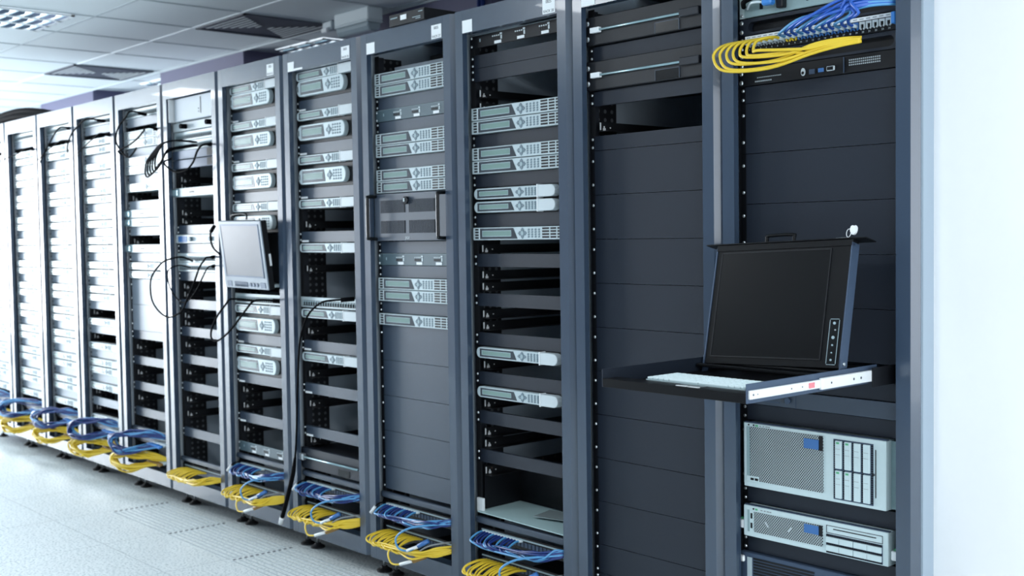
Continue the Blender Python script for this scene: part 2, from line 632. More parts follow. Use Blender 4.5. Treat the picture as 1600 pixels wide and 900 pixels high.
def sticker(k, x0, x1, z0, z1, lines=None):
    o = box(x0, x1, -.0012, 0, z0, z1).build('paper_sticker', 'paper', racks[k])
    if lines:
        for (s, z, sz) in lines:
            text_mesh(s, sz, 'ink', o, ((x0 + x1) / 2, -.0013, z))
    o['label'] = 'white paper sticker'
    return o


for k, n_ in ((3, '28'), (4, '27'), (5, '26'), (6, '25')):
    sticker(k, .434, .489, 1.979, 2.026, [('0825', 2.015, .013), ('RACK ' + n_, 1.986, .012)])
sticker(3, .0395, .090, 1.976, 2.017)
sticker(4, .0395, .091, 1.976, 2.016)
sticker(5, .0395, .086, 1.976, 2.013)
sticker(5, .086, .150, 1.976, 1.984)
sticker(2, .0395, .095, 1.976, 2.018)

# ------------------------------------------------------------------ rack-mounted devices
OFF = (.267, .05, 0)       # device origin: centre of the opening, mounting plane, bottom of its slot
PROTO = {}


def mb():
    return MB(OFF)


def face_parts(t, kind):
    """keypad unit front: kind A square, B rounded one-unit, C rounded two-unit"""
    if kind == 'A':
        z0, z1, yf = .0012, .0432, .028
        mb().box(.0445, .4895, yf, .30, z0, z1).build('chassis', 'silver', t, .0012)
        s = mb()
        for j in range(4):
            z = z0 + .005 + j * .0092
            s.box(.056, .073, yf - .0006, yf + .001, z, z + .0055)
        s.build('left_vent', 'black', t)
        s = mb()
        for j in range(4):
            z = z0 + .005 + j * .0092
            s.box(.388, .420, yf - .0006, yf + .001, z, z + .0058)
            s.box(.426, .452, yf - .0006, yf + .001, z, z + .0058)
            s.box(.458, .482, yf - .0006, yf + .001, z, z + .0058)
        s.build('right_vent', 'black', t)
        mb().box(.079, .0805, yf - .001, yf, z0 + .002, z1 - .002).build('trim_strip', 'white', t)
        d0, d1t, d1b, l0, l1, dia, kx, kr = .081, .250, .270, .0965, .238, .294, .324, .373
        wz0, wz1 = z0 + .0035, z1 - .0035
        hz = .018
    elif kind in 'BL':
        xr = .452 if kind == 'B' else .474
        z0, z1, yf = .004, .0405, .028
        mb().box(.026, .508, .0475, .05, .001, .0435).build('ear_plate', 'black', t)
        mb().box(.0445, .4895, .05, .30, .001, .0435).build('chassis', 'black', t)
        R_ = (z1 - z0) / 2
        pts = []
        for a in range(9):
            th = math.pi / 2 + math.pi * a / 8
            pts.append((.0514 + R_ + R_ * math.cos(th), z0 + R_ + R_ * math.sin(th)))
        for a in range(9):
            th = -math.pi / 2 + math.pi * a / 8
            pts.append((xr - R_ + R_ * math.cos(th), z0 + R_ + R_ * math.sin(th)))
        mb().prism(pts, yf, .0475, 1).build('faceplate', 'silver', t, .0014)
        # white cover with a clip collar
        pts = [(.374, z0 - .0006)]
        for a in range(9):
            th = -math.pi / 2 + math.pi * a / 8
            pts.append((xr + .0015 - R_ + (R_ + .0006) * math.cos(th), z0 + R_ + (R_ + .0006) * math.sin(th)))
        pts.append((.374, z1 + .0006))
        mb().prism(pts, yf - .006, yf + .02, 1).build('end_cover', 'cover_white', t, .0014)
        mb().box(.371, .3745, yf - .007, yf + .02, z0 - .003, z1 + .003).build('clip', 'white', t)
        d0, d1t, d1b, l0, l1, dia, kx, kr = .070, .240, .256, .0835, .226, .283, .313, .357
        wz0, wz1 = z0 + .0045, z1 - .0045
        hz = .0155
    else:
        z0, z1, yf = .012, .074, .026
        mb().box(.026, .508, .0475, .05, .001, .0879).build('ear_plate', 'black', t)
        mb().box(.0445, .4895, .05, .30, .001, .0879).build('chassis', 'black', t)
        R_ = (z1 - z0) / 2
        pts = []
        for a in range(11):
            th = math.pi / 2 + math.pi * a / 10
            pts.append((.0590 + R_ * .8 + R_ * .8 * math.cos(th), z0 + R_ + R_ * math.sin(th)))
        for a in range(11):
            th = -math.pi / 2 + math.pi * a / 10
            pts.append((.405 - R_ * .8 + R_ * .8 * math.cos(th), z0 + R_ + R_ * math.sin(th)))
        mb().prism(pts, yf, .0475, 1).build('faceplate', 'silver', t, .002)
        mb().box(.066, .072, yf - .0006, yf, z0 + .02, z1 - .02).build('side_vent', 'black', t)
        d0, d1t, d1b, l0, l1, dia, kx, kr = .090, .252, .262, .100, .242, .294, .322, .372
        wz0, wz1 = z0 + .007, z1 - .007
        hz = .020
    zc = (z0 + z1) / 2
    wn = mb().prism([(d0, wz0), (d0, wz1), (d1t, wz1), (d1b, wz0)], yf - .0008, yf + .001, 1).build('display_window', 'window_dark', t)
    hh = (wz1 - wz0)
    fr = mb().box(l0 - .003, l1 + .002, yf - .0011, yf - .0004, wz0 + hh * .22, wz0 + hh * .80)
    fr.build('display_frame', 'key_light', wn)
    mb().box(l0, l1, yf - .0015, yf - .0006, wz0 + hh * .28, wz0 + hh * .74).build('display', 'lcd', wn)
    # diamond navigation pad
    q = .021 if kind != 'C' else .020
    pad = mb()
    for dx, dz in ((-1, 0), (1, 0), (0, 1), (0, -1)):
        cx, cz = dia + dx * q * .62, zc + dz * hz * .60
        pad.prism([(cx - q * .36, cz), (cx, cz + hz * .40), (cx + q * .36, cz), (cx, cz - hz * .40)], yf - .0016, yf, 1)
    pad.prism([(dia - q * .8, zc), (dia, zc + hz * .8), (dia + q * .8, zc), (dia, zc - hz * .8)], yf - .0008, yf, 1)
    pad.build('navigation_pad', 'navy_key', t)
    ct = mb()
    ct.prism([(dia + .0075 * math.cos(a * math.pi / 4), zc + .0075 * math.sin(a * math.pi / 4)) for a in range(8)], yf - .0022, yf, 1)
    ct.build('centre_button', 'key_light', t)
    kp = mb()
    kp2 = mb()
    rows = 4
    for i in range(4):
        for j in range(rows):
            cx = kx + (kr - kx) * i / 3
            cz = zc + ((z1 - z0) * .72) * (j - 1.5) / rows
            rr = .0042 if kind != 'C' else .005
            kp.prism([(cx + rr * 1.15 * math.cos(a * math.pi / 3), cz + rr * .85 * math.sin(a * math.pi / 3)) for a in range(6)], yf - .0010, yf, 1)
            kp2.prism([(cx - .001 + rr * .55 * math.cos(a * math.pi / 2), cz + .001 + rr * .45 * math.sin(a * math.pi / 2)) for a in range(4)], yf - .0018, yf, 1)
    ko = kp.build('keypad', 'navy_key', t)
    kp2.build('key_caps', 'key_light', ko)


def screw_part(t, x, z, y=.046):
    m_ = SCREW
    o = bpy.data.objects.new('screw', m_); C.objects.link(o); o.parent = t
    o.location = (x - OFF[0], y - OFF[1], z)
    return o


sm = MB()
n = 8
vs = []; fs = []
for r_, y_ in ((.0046, .001), (.0046, -.001), (.0028, -.0032)):
    vs += [(r_ * math.cos(2 * math.pi * k / n), y_, r_ * math.sin(2 * math.pi * k / n)) for k in range(n)]
for j in range(2):
    fs += [(j * n + k, j * n + (k + 1) % n, (j + 1) * n + (k + 1) % n, (j + 1) * n + k) for k in range(n)]
fs += [tuple(range(n)), tuple(range(2 * n, 3 * n))]
sm._add(vs, fs)
SCREW = sm.mesh('screw', 'zinc')


def port_group(t, x, z, yf, big=False):
    g = mb()
    for j in range(4):
        g.box(x + j * .010, x + j * .010 + .008, yf - .0008, yf + .001, z + .016, z + .024)
    g.build('port_group', 'black', t)
    g = mb()
    for j in range(4):
        g.box(x + j * .010 + .001, x + j * .010 + .0065, yf - .0012, yf, z + .027, z + .031)
    g.box(x + .040, x + .050, yf - .0012, yf, z + .030, z + .036)
    g.box(x + .043, x + .050, yf - .0012, yf, z + .015, z + .028)
    g.build('port_marking', 'cover_white', t)
    mb().box(x + .012, x + .046, yf - .0012, yf, z + .003, z + .0125).build('paper_label', 'paper', t)


def make_device(kind):
    t = empty(NAMES[kind], (0, 0, 0))
    if kind in 'ABCL':
        face_parts(t, kind)
    elif kind.startswith('blank') or kind.startswith('lblank') or kind.startswith('pblank'):
        n_ = int(kind[-1])
        h = n_ * U
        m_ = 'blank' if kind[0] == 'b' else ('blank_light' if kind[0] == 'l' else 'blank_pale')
        mb().prism([(.046, .0008), (.046, h - .0008), (.058, h - .0008), (.058, h - .0023), (.048, h - .0023), (.048, .0023), (.058, .0023), (.058, .0008)], .0425, .4915, 0).build('plate', m_, t)
        for xa in (.026, .492):
            mb().box(xa, xa + .016, .0475, .0495, .0008, h - .0008).build('ear', 'black', t)
        zo = .010 if h < .1 else .031
        for x in (.0335, .5005):
            for z in (zo, h - zo):
                screw_part(t, x, z, .0470)
    elif kind == 'tagblank':
        h = U
        mb().prism([(.046, .0008), (.046, h - .0008), (.058, h - .0008), (.058, h - .0023), (.048, h - .0023), (.048, .0023), (.058, .0023), (.058, .0008)], .0425, .4915, 0).build('plate', 'blank_light', t)
        mb().box(.026, .042, .0475, .0495, .0008, h - .0008).build('ear', 'black', t)
        mb().box(.045, .095, .0445, .046, .001, .009).build('paper_label', 'paper', t)
        for z in (.010, h - .010):
            screw_part(t, .0335, z)
    elif kind in ('ports', 'bports'):
        mb().box(.026, .508, .044, .05, .001, .0434).build('panel', 'port_panel' if kind == 'ports' else 'black', t, .0008)
        mb().box(.026, .508, .0435, .0442, .0425, .0436).build('top_edge', 'key_light', t)
        for x in (.140, .253, .368):
            port_group(t, x, .001, .044)
        mb().box(.075, .080, .0432, .044, .020, .030).build('indicator', 'key_light', t)
        for z in (.008, .036):
            screw_part(t, .0335, z, .044)
    elif kind == 'disk':
        mb().box(.026, .508, .030, .05, .002, .0869).build('bezel', 'black_mesh', t, .002)
        mb().box(.0445, .4895, .05, .40, .003, .086).build('chassis', 'black', t)
        MB(OFF).tube([(.085, .022, .0445), (.40, .022, .0445)], .0035, 8).build('handle_bar', 'bar_teal', t)
        mb().box(.056, .092, .017, .029, .037, .052).build('white_label', 'paper', t)
        mb().box(.400, .47, .018, .030, .034, .056).build('handle_mount', 'frame_in', t, .002)
        mb().box(.305, .392, .0285, .0305, .004, .032).build('control_panel', 'black_gloss', t)
        s = mb()
        for a in ((.303, .305, .003, .034), (.392, .394, .003, .034), (.303, .394, .032, .034)):
            s.box(a[0], a[1], .0275, .030, a[2], a[3])
        s.build('control_frame', 'blank_light', t)
        for z in (.022, .068):
            o = screw_part(t, .0335, z, .030); o.scale = (1.9, 1, 1.9)
    elif kind == 'ldisk':
        mb().box(.026, .508, .030, .05, .002, .0869).build('bezel', 'blank', t, .002)
        mb().box(.0445, .4895, .05, .40, .003, .086).build('chassis', 'black', t)
        MB(OFF).tube([(.060, .020, .050), (.46, .020, .050)], .0045, 8).build('handle_bar', 'bar_teal', t)
        mb().box(.036, .066, .012, .030, .036, .064).build('handle_mount', 'zinc', t, .003)
        mb().box(.305, .385, .0285, .0305, .006, .032).build('control_panel', 'black_gloss', t)
    elif kind == 'patch':
        mb().box(.026, .508, .042, .05, .001, .0434).build('panel', 'silver', t, .0008)
        mb().box(.048, .486, .0412, .0425, .008, .030).build('port_strip', 'black', t)
        s = mb()
        for j in range(24):
            x = .051 + j * .0181
            s.box(x, x + .0125, .038, .0415, .024, .029)
            s.box(x, x + .0025, .038, .0415, .011, .024)
        s.build('port_frames', 'key_light', t)
    elif kind == 'dpatch':
        mb().box(.026, .508, .042, .05, .001, .0434).build('panel', 'black', t, .0008)
        s = mb()
        for j in range(24):
            x = .051 + j * .0181
            s.box(x, x + .0135, .0405, .0425, .012, .028)
        s.build('port_frames', 'gun_blue', t)
        mb().box(.048, .486, .0408, .0425, .033, .038).build('paper_label', 'key_light', t)
    elif kind == 'ledge':
        mb().box(.026, .508, .030, .05, .012, .034).build('duct', 'blank_light', t, .004)
    elif kind == 'pale_unit':
        mb().box(.052, .4895, .028, .30, .002, .0430).build('chassis', 'cover_white', t, .0015)
        mb().box(.026, .095, .020, .05, .004, .041).build('end_grip', 'bar_teal', t, .006)
        mb().box(.20, .25, .0272, .0285, .018, .026).build('slot', 'black', t)
    elif kind == 'twin_knob':
        mb().box(.026, .508, .034, .05, .002, .0430).build('panel', 'cover_white', t, .0015)
        mb().box(.060, .15, .0325, .0345, .008, .036).build('blue_badge', 'blue_sticker', t)
        for x in (.20, .40):
            MB(OFF).tube([(x, .034, .022), (x, .020, .022)], .011, 12).build('knob', 'navy_key', t)
    elif kind == 'pale_box':
        mb().box(.085, .508, .020, .050, .002, .1108).build('body', 'pale_', t, .003)
        mb().box(.35, .356, .0188, .0205, .025, .100).build('slot', 'black', t)
        mb().box(.330, .336, .0188, .0205, .030, .036).build('indicator', 'black', t)
        mb().box(.330, .336, .0188, .0205, .044, .050).build('indicator', 'black', t)
        mb().box(.060, .063, .0, .05, .002, .1108).build('side_flange', 'white', t)
    elif kind == 'grey_box':
        mb().box(.026, .508, .030, .05, .002, .0430).build('panel', 'gun_blue', t, .0015)
        mb().box(.385, .44, .0288, .0305, .006, .040).build('socket', 'black', t)
    elif kind == 'power_panel':
        mb().box(.026, .508, .036, .05, .002, .0430).build('panel', 'cover_white', t, .0015)
        for x in (.17, .43):
            MB(OFF).tube([(x, .036, .022), (x, .004, .021)], .012, 10).build('power_plug', 'cord_black', t)
    return t


mat('pale_', (.50, .56, .62), .45)
NAMES = {'L': 'keypad_receiver', 'A': 'keypad_receiver', 'B': 'keypad_receiver', 'C': 'keypad_receiver', 'bports': 'port_strip', 'ports': 'port_strip', 'bports': 'port_strip', 'disk': 'drive_unit', 'ldisk': 'drive_unit',
         'patch': 'patch_bay', 'dpatch': 'patch_bay', 'ledge': 'cable_duct', 'pale_unit': 'pale_unit', 'twin_knob': 'knob_unit', 'pale_box': 'tall_unit',
         'grey_box': 'socket_strip', 'power_panel': 'power_strip', 'tagblank': 'blanking_plate'}
for i in range(1, 7):
    for p in ('blank', 'lblank', 'pblank'):
        NAMES[p + str(i)] = 'blanking_plate'
DESC = {'L': ('slim rounded keypad unit', 'keypad unit', 'slim rounded keypad units'), 'A': ('square-ended silver keypad unit', 'keypad unit', 'square-ended keypad units'), 'B': ('slim rounded keypad unit', 'keypad unit', 'slim rounded keypad units'),
        'C': ('tall rounded keypad unit', 'keypad unit', 'tall rounded keypad units'), 'bports': ('black strip of labelled ports', 'port panel', None), 'ports': ('strip of labelled ports', 'port panel', 'labelled port strips'),
        'disk': ('black mesh drive unit with bar', 'drive unit', 'black drive units'), 'ldisk': ('dark drive unit with long handle bar', 'drive unit', None),
        'patch': ('pale row of network ports', 'patch panel', 'pale patch panels'), 'dpatch': ('dark row of network ports', 'patch panel', 'dark patch panels'),
        'ledge': ('narrow dark cable duct', 'cable duct', 'cable ducts above the cords'), 'pale_unit': ('pale unit with blue end grip', 'rack unit', 'pale units with end grips'),
        'twin_knob': ('pale unit with two round knobs', 'rack unit', None), 'pale_box': ('tall white box with a black slot', 'rack unit', None),
        'grey_box': ('blue grey panel with black socket', 'socket panel', 'blue grey socket panels'), 'power_panel': ('white panel with two black plugs', 'power panel', None),
        'tagblank': ('slate filler panel with white tag', 'filler panel', 'tagged filler panels')}
for i in range(1, 7):
    DESC['blank%d' % i] = ('plain black filler panel', 'filler panel', 'plain filler panels')
    DESC['lblank%d' % i] = ('plain slate filler panel', 'filler panel', 'plain filler panels')
    DESC['pblank%d' % i] = ('plain pale filler panel', 'filler panel', 'plain filler panels')
ORD = ['topmost', 'second', 'third', 'fourth', 'fifth', 'sixth', 'seventh', 'eighth', 'ninth', 'tenth', 'eleventh', 'twelfth', 'thirteenth', 'fourteenth',
       'fifteenth', 'sixteenth', 'seventeenth', 'eighteenth', 'nineteenth', 'twentieth', 'twenty-first', 'twenty-second', 'twenty-third', 'twenty-fourth', 'twenty-fifth', 'twenty-sixth']
HT = {'C': 2, 'disk': 2, 'ldisk': 2, 'pale_box': 2.5}


def height(kind):
    if kind[-1].isdigit():
        return int(kind[-1])
    return HT.get(kind, 1)


LAY = {
    1: [('blank1', 6)] + [('blank3', n) for n in (7, 10, 13, 16)] + [('blank3', 19), ('blank1', 23), ('blank1', 25), ('blank1', 30), ('blank1', 33)],
    2: [('disk', 0), ('blank1', 2), ('disk', 3), ('blank1', 5), ('blank1', 8)] + [('blank3', n) for n in range(9, 36, 3)] + [('blank2', 36), ('blank2', 38)],
    3: [('bports', -.5), ('blank1', 1), ('blank1', 2), ('A', 5), ('A', 6), ('blank1', 7), ('A', 8), ('A', 9), ('blank1', 10), ('B', 11), ('B', 12), ('blank1', 13),
        ('A', 14), ('blank1', 16), ('blank1', 19), ('blank1', 22), ('B', 23), ('blank1', 25), ('B', 26), ('blank1', 28), ('blank1', 31), ('ledge', 36), ('dpatch', 37), ('dpatch', 39)],
    4: [('A', 1), ('A', 2), ('lblank1', 3), ('ports', 4), ('lblank1', 5), ('A', 6), ('A', 7), ('lblank1', 8), ('A', 9), ('A', 10), ('lblank1', 15), ('ports', 16), ('lblank1', 17),
        ('A', 18), ('A', 19), ('lblank1', 20), ('A', 21), ('lblank3', 22), ('lblank3', 25), ('lblank3', 28), ('lblank3', 31), ('lblank2', 34), ('ledge', 36), ('dpatch', 37), ('dpatch', 39)],
    5: [('B', -.6), ('C', 0), ('tagblank', 2), ('B', 3), ('C', 4), ('tagblank', 6), ('B', 7), ('C', 8), ('tagblank', 10), ('B', 11), ('tagblank', 14), ('B', 15), ('patch', 20), ('B', 21),
        ('tagblank', 24), ('B', 25), ('tagblank', 28), ('tagblank', 32), ('ldisk', 34), ('ledge', 36), ('dpatch', 37), ('dpatch', 39)],
    6: [('B', -.6), ('C', 0), ('tagblank', 2), ('B', 3), ('C', 4), ('tagblank', 6), ('B', 7), ('C', 8), ('tagblank', 10), ('B', 11), ('C', 12), ('patch', 20), ('B', 21), ('C', 22),
        ('tagblank', 24), ('B', 25), ('C', 26), ('tagblank', 28), ('tagblank', 32), ('ports', 35), ('ledge', 36), ('dpatch', 37), ('dpatch', 39)],
    7: [('pale_box', -.5), ('power_panel', 2), ('patch', 3), ('patch', 4), ('grey_box', 5), ('grey_box', 6), ('pale_unit', 9), ('lblank1', 13), ('twin_knob', 14), ('lblank1', 15), ('patch', 16),
        ('patch', 17), ('lblank1', 18), ('lblank1', 21), ('lblank1', 24), ('lblank1', 27), ('lblank1', 30), ('lblank1', 35), ('ledge', 38), ('dpatch', 39)],
    8: [('patch', -.5), ('pblank1', .5), ('A', 2), ('A', 3), ('pblank1', 4), ('A', 5), ('A', 6), ('pblank1', 7), ('A', 8), ('pblank1', 10), ('pale_unit', 11), ('pale_unit', 12), ('pblank1', 13),
        ('pale_unit', 15), ('pblank1', 16), ('B', 17), ('B', 18), ('pblank3', 19), ('pblank3', 22), ('lblank1', 25), ('lblank1', 28), ('lblank1', 31), ('lblank1', 34), ('ledge', 36), ('dpatch', 37), ('dpatch', 39)],
    9: [('patch', -.5), ('pblank1', .5)] + sum([[('B', n), ('B', n + 1), ('pblank1', n + 2)] for n in (2, 5, 8, 11, 14, 17)], []) +
       [('B', 20), ('B', 21), ('pblank1', 22), ('B', 24), ('pblank1', 25), ('B', 27), ('pblank1', 28), ('B', 29), ('B', 30), ('pblank1', 31), ('B', 32), ('pblank1', 34), ('B', 36), ('dpatch', 37), ('dpatch', 39)],
}
for k in (10, 11, 12):
    LAY[k] = [('patch', -.5), ('pblank1', .5)] + sum([[('B', n), ('B', n + 1), ('pblank1', n + 2)] for n in range(2, 35, 3)], []) + [('B', 35), ('dpatch', 37), ('dpatch', 39)]

items = [(k, 'L' if (kind == 'B' and k > 3) else kind, n) for k in sorted(LAY) for kind, n in LAY[k]]
count = {}
for k, kind, n in items:
    if kind not in PROTO:
        PROTO[kind] = make_device(kind)
        index_children()
        o = PROTO[kind]; first = True
    else:
        o = copy_tree(PROTO[kind])
    d, cat, grp = DESC[kind]
    key = (k, d)
    i = count.get(key, 0); count[key] = i + 1
    total = len([1 for a, b_, c in items if a == k and DESC[b_][0] == d])
    o.location = (rx(k) + OFF[0], OFF[1], zt(n + height(kind)))
    if total == 1:
        lab = '%s in the %s' % (d, RK[k])
    elif i == 0:
        lab = 'topmost %s, %s' % (d, RK[k])
    else:
        lab = '%s %s down, %s' % (ORD[i], d, RK[k])
    o['label'] = lab; o['category'] = cat
    if grp:
        o['group'] = '%s, %s' % (grp, RK[k])

# inner slide brackets seen through the open gaps: parts of each rack
GAP = {2: [6.9], 3: [3.4, 4.4, 15.2, 17.2, 18.1, 20.2, 21.1, 24.1, 27.1, 29.3, 30.2, 32.3], 5: [12.9, 17.0, 22.8, 26.8, 29.6, 33.0],
       6: [29.4, 31.0, 33.4], 7: [7.6, 8.4, 11.2, 12.1, 19.2, 20.1, 22.4, 23.2, 25.6, 28.6, 31.6, 33.2], 8: [9.2, 14.2, 26.6, 29.6, 32.6], 9: [23, 26, 33, 35]}
for k, L in GAP.items():
    for n_ in L:
        z = zt(n_ + .8)
        sl = MB().prism([(.048, z), (.048, z + .030), (.050, z + .030), (.050, z + .002), (.085, z + .002), (.085, z)], .060, .62, 1)
        # prism along y: points are (x, z)
        o = sl.build('slide_rail', 'slide_holes', racks[k])
        c = MB()
        c.box(.050, .0515, .062, .066, z + .006, z + .028)
        c.box(.0495, .0515, .075, .086, z + .004, z + .012)
        c.box(.0495, .0515, .078, .082, z + .012, z + .018)
        c.box(.0495, .0515, .105, .109, z + .012, z + .016)
        c.build('clip', 'steel', o)

# ------------------------------------------------------------------ rack 1 specials
X1 = rx(1)


def dev(name, k, n, h, label, cat, group=None):
    return empty(name, (rx(k) + OFF[0], OFF[1], zt(n + h)), label, cat, group)


# rear side of a switch at the very top
t = dev('rack_server', 1, 0, 2, 'pale teal equipment back with coloured plugs, top of the console rack', 'server')
mb().box(.044, .4895, .040, .30, .002, .0869).build('back_plate', 'teal_panel', t, .001)
mb().box(.026, .044, .044, .05, .002, .0869).build('ear', 'server_white', t)
mb().box(.490, .508, .044, .05, .002, .0869).build('ear', 'server_white', t)
s = mb()
for i in range(14):
    x = .26 + i * .009
    s.box(x, x + .006, .0385, .041, .046, .051)
for i in range(8):
    s.box(.30 + i * .022, .314 + i * .022, .0385, .041, .062, .078)
s.box(.238, .244, .0385, .041, .018, .030); s.box(.246, .252, .0385, .041, .034, .044)
s.build('port_openings', 'black', t)
mb().box(.252, .292, .0375, .041, .026, .032).build('metal_bar', 'white', t)
mb().box(.096, .104, .037, .041, .018, .044).build('socket', 'black', t)
mb().box(.158, .178, .020, .041, .010, .075).build('connector_block', 'black', t, .002)
o = mb().box(.128, .158, -.002, .022, .050, .074).build('yellow_plug', 'connector_yellow', t, .004)
o = mb().box(.128, .158, -.002, .022, .018, .042).build('blue_plug', 'connector_blue', t, .004)
for i, (za, zb_) in enumerate(((.060, .050), (.034, .046), (.028, .030))):
    MB(OFF).tube(smooth_path([(.130, .008, za), (.108, .0, zb_), (.085, .010, .060 - i * .015), (.062, .03, .062 - i * .02)]), .0035, 6).build('lead', 'plug_clear', t)
MB(OFF).tube(smooth_path([(.05, .03, .03), (.075, .0, .036), (.11, .01, .05), (.125, .02, .07)]), .007, 6).build('black_lead', 'cord_black', t)
for z in (.010, .078):
    screw_part(t, .0335, z, .044); screw_part(t, .5005, z, .044)


def oval_panel(n_, label):
    t = dev('cable_guide', 1, n_, 1, label, 'cable guide', 'black oval cable guides')
    h = U
    # plate with a long rounded slot
    x0, x1, zl, zh = .054, .480, .008, h - .010
    R_ = (zh - zl) / 2
    inner = []
    for a in range(9):
        th = math.pi / 2 + math.pi * a / 8
        inner.append((x0 + R_ + R_ * math.cos(th), zl + R_ + R_ * math.sin(th)))
    for a in range(9):
        th = -math.pi / 2 + math.pi * a / 8
        inner.append((x1 - R_ + R_ * math.cos(th), zl + R_ + R_ * math.sin(th)))
    outer = []
    N = len(inner)
    for i, p in enumerate(inner):
        if i < 9:
            q = (.026 if 2 <= i <= 6 else p[0], {0: h - .001, 1: h - .001}.get(i, .001 if i >= 7 else h - .001 - (h - .002) * (i - 2) / 4))
        else:
            j = i - 9
            q = (.508 if 2 <= j <= 6 else p[0], .001 if j < 2 else (h - .001 if j >= 7 else .001 + (h - .002) * (j - 2) / 4))
        outer.append(q)
    m_ = mb()
    vs = [(p[0], .043, p[1]) for p in inner] + [(p[0], .043, p[1]) for p in outer] + [(p[0], .062, p[1]) for p in inner]
    fs = [(i, (i + 1) % N, (i + 1) % N + N, i + N) for i in range(N)] + [(i, (i + 1) % N, (i + 1) % N + 2 * N, i + 2 * N) for i in range(N)]
    m_._add(vs, fs)
    m_.build('guide_plate', 'blank', t)
    mb().box(.045, .489, .064, .066, .001, h - .001).build('dark_backing', 'black', t)
    for x in (.0335, .5005):
        for z in (.010, h - .010):
            o = screw_part(t, x, z, .042); o.scale = (1.3, 1, 1.3)
    return t


oval_panel(2, 'black cable guide with long oval slot, above the yellow cords')
oval_panel(4, 'black cable guide with long oval slot, behind the yellow cords')
t = dev('patch_bay', 1, 3, 1, 'black panel of numbered network ports with a white label strip', 'patch panel')
mb().box(.026, .508, .044, .05, .001, .0434).build('panel', 'black', t, .0008)
lb = mb().box(.0445, .480, .0425, .044, .0335, .0425).build('label_strip', 'paper', t)
s = mb()
for i in range(24):
    x = .050 + i * .0178
    for j in range(4):
        s.box(x + j * .0028, x + j * .0028 + .0018, .0422, .0426, .0365, .0395)
s.build('printed_text', 'ink_soft', lb)
for i in range(24):
    x = .0505 + i * .0178
    pt = mb()
    pt.box(x, x + .0145, .0395, .044, .0255, .0310)
    pt.box(x, x + .0028, .0395, .044, .0140, .0255)
    pt.box(x + .0117, x + .0145, .0395, .044, .0140, .0255)
    pt.box(x + .0028, x + .0045, .0395, .044, .0120, .0160)
    pt.box(x + .0100, x + .0117, .0395, .044, .0120, .0160)
    pt.build('port', 'cover_white' if i > 18 else ('plug_blue' if i > 8 else ('connector_yellow' if i > 6 else 'ink_soft')), t)
for i in range(24):
    text_mesh(str(i + 1), .0065, 'cover_white', t, (.0577 + i * .0178 - OFF[0], .0438 - OFF[1], .0065))
mb().box(.484, .496, .020, .044, .012, .040).build('end_clip', 'connector_blue', t, .002)
for z in (.010, .034):
    screw_part(t, .0335, z, .044); screw_part(t, .5005, z, .044)

t = dev('console_switch', 1, 5, 1, 'black appliance back with small sockets and vent holes, under the yellow cords', 'appliance')
mb().box(.026, .4895, .040, .30, .001, .0434).build('chassis', 'black', t, .0008)
s = mb()
for i in range(16):
    for j in range(3):
        s.box(.360 + i * .0055, .3635 + i * .0055, .0388, .041, .018 + j * .006, .0215 + j * .006)
s.build('vent_dots', 'ink_soft', t)
s = mb()
for i in range(9):
    s.box(.078 + i * .006, .0825 + i * .006, .0388, .041, .008, .0115)
for i in range(14):
    s.box(.085 + i * .0055, .0885 + i * .0055, .0388, .041, .018, .0205)
s.build('printed_marks', 'ink_soft', t)
MB(OFF).prism([(.228 + .006 * math.cos(a), .018 + .010 * math.sin(a)) for a in [i * math.pi / 6 for i in range(12)]], .037, .041, 1).build('oval_socket', 'cover_white', t)
MB(OFF).prism([(.228 + .004 * math.cos(a), .0155 + .004 * math.sin(a)) for a in [i * math.pi / 4 for i in range(8)]], .0362, .0372, 1).build('socket_hole', 'black', t)
mb().box(.246, .262, .0375, .041, .010, .022).build('network_socket', 'gun_blue', t)
mb().box(.272, .288, .0375, .041, .012, .022).build('video_socket', 'blue_sticker', t, .001)
s = mb(); s.box(.296, .320, .0375, .041, .012, .024)
s.build('serial_socket', 'cover_white', t, .002)
mb().box(.299, .316, .0368, .0378, .014, .022).build('serial_hole', 'black', t)
mb().box(.345, .347, .0375, .041, .003, .041).build('seam', 'gun_blue', t)
for z in (.010, .034):
    o = screw_part(t, .0335, z, .040); o.scale = (1.4, 1, 1.4)
    screw_part(t, .5005, z, .040)

# grey one-unit panel with round knob
t = dev('lock_plate', 1, 24, 1, 'plain blue grey panel with a round knob, beneath the keyboard drawer', 'panel')
mb().box(.026, .508, .040, .05, .001, .0434).build('plate', 'blank_light', t, .0008)
mb().box(.20, .201, .0393, .0405, .002, .0424).build('seam', 'gun_blue', t)
MB(OFF).tube([(.178, .040, .020), (.178, .034, .020)], .008, 12).build('knob', 'gun_blue', t)
mb().box(.10, .15, .0393, .0405, .010, .013).build('marking', 'gun_blue', t)
mb().box(.155, .165, .0393, .0405, .013, .022).build('marking', 'ink', t)
MB(OFF).tube([(.4985, .044, .016), (.4985, .038, .016)], .009, 14).build('ring_screw', 'zinc', t)
MB(OFF).tube([(.4985, .0385, .016), (.4985, .0375, .016)], .005, 12).build('screw_socket', 'ink', t)

# four-unit server (positions are measured in rack coordinates, x from the left stile)


def X(v):
    return v - X1


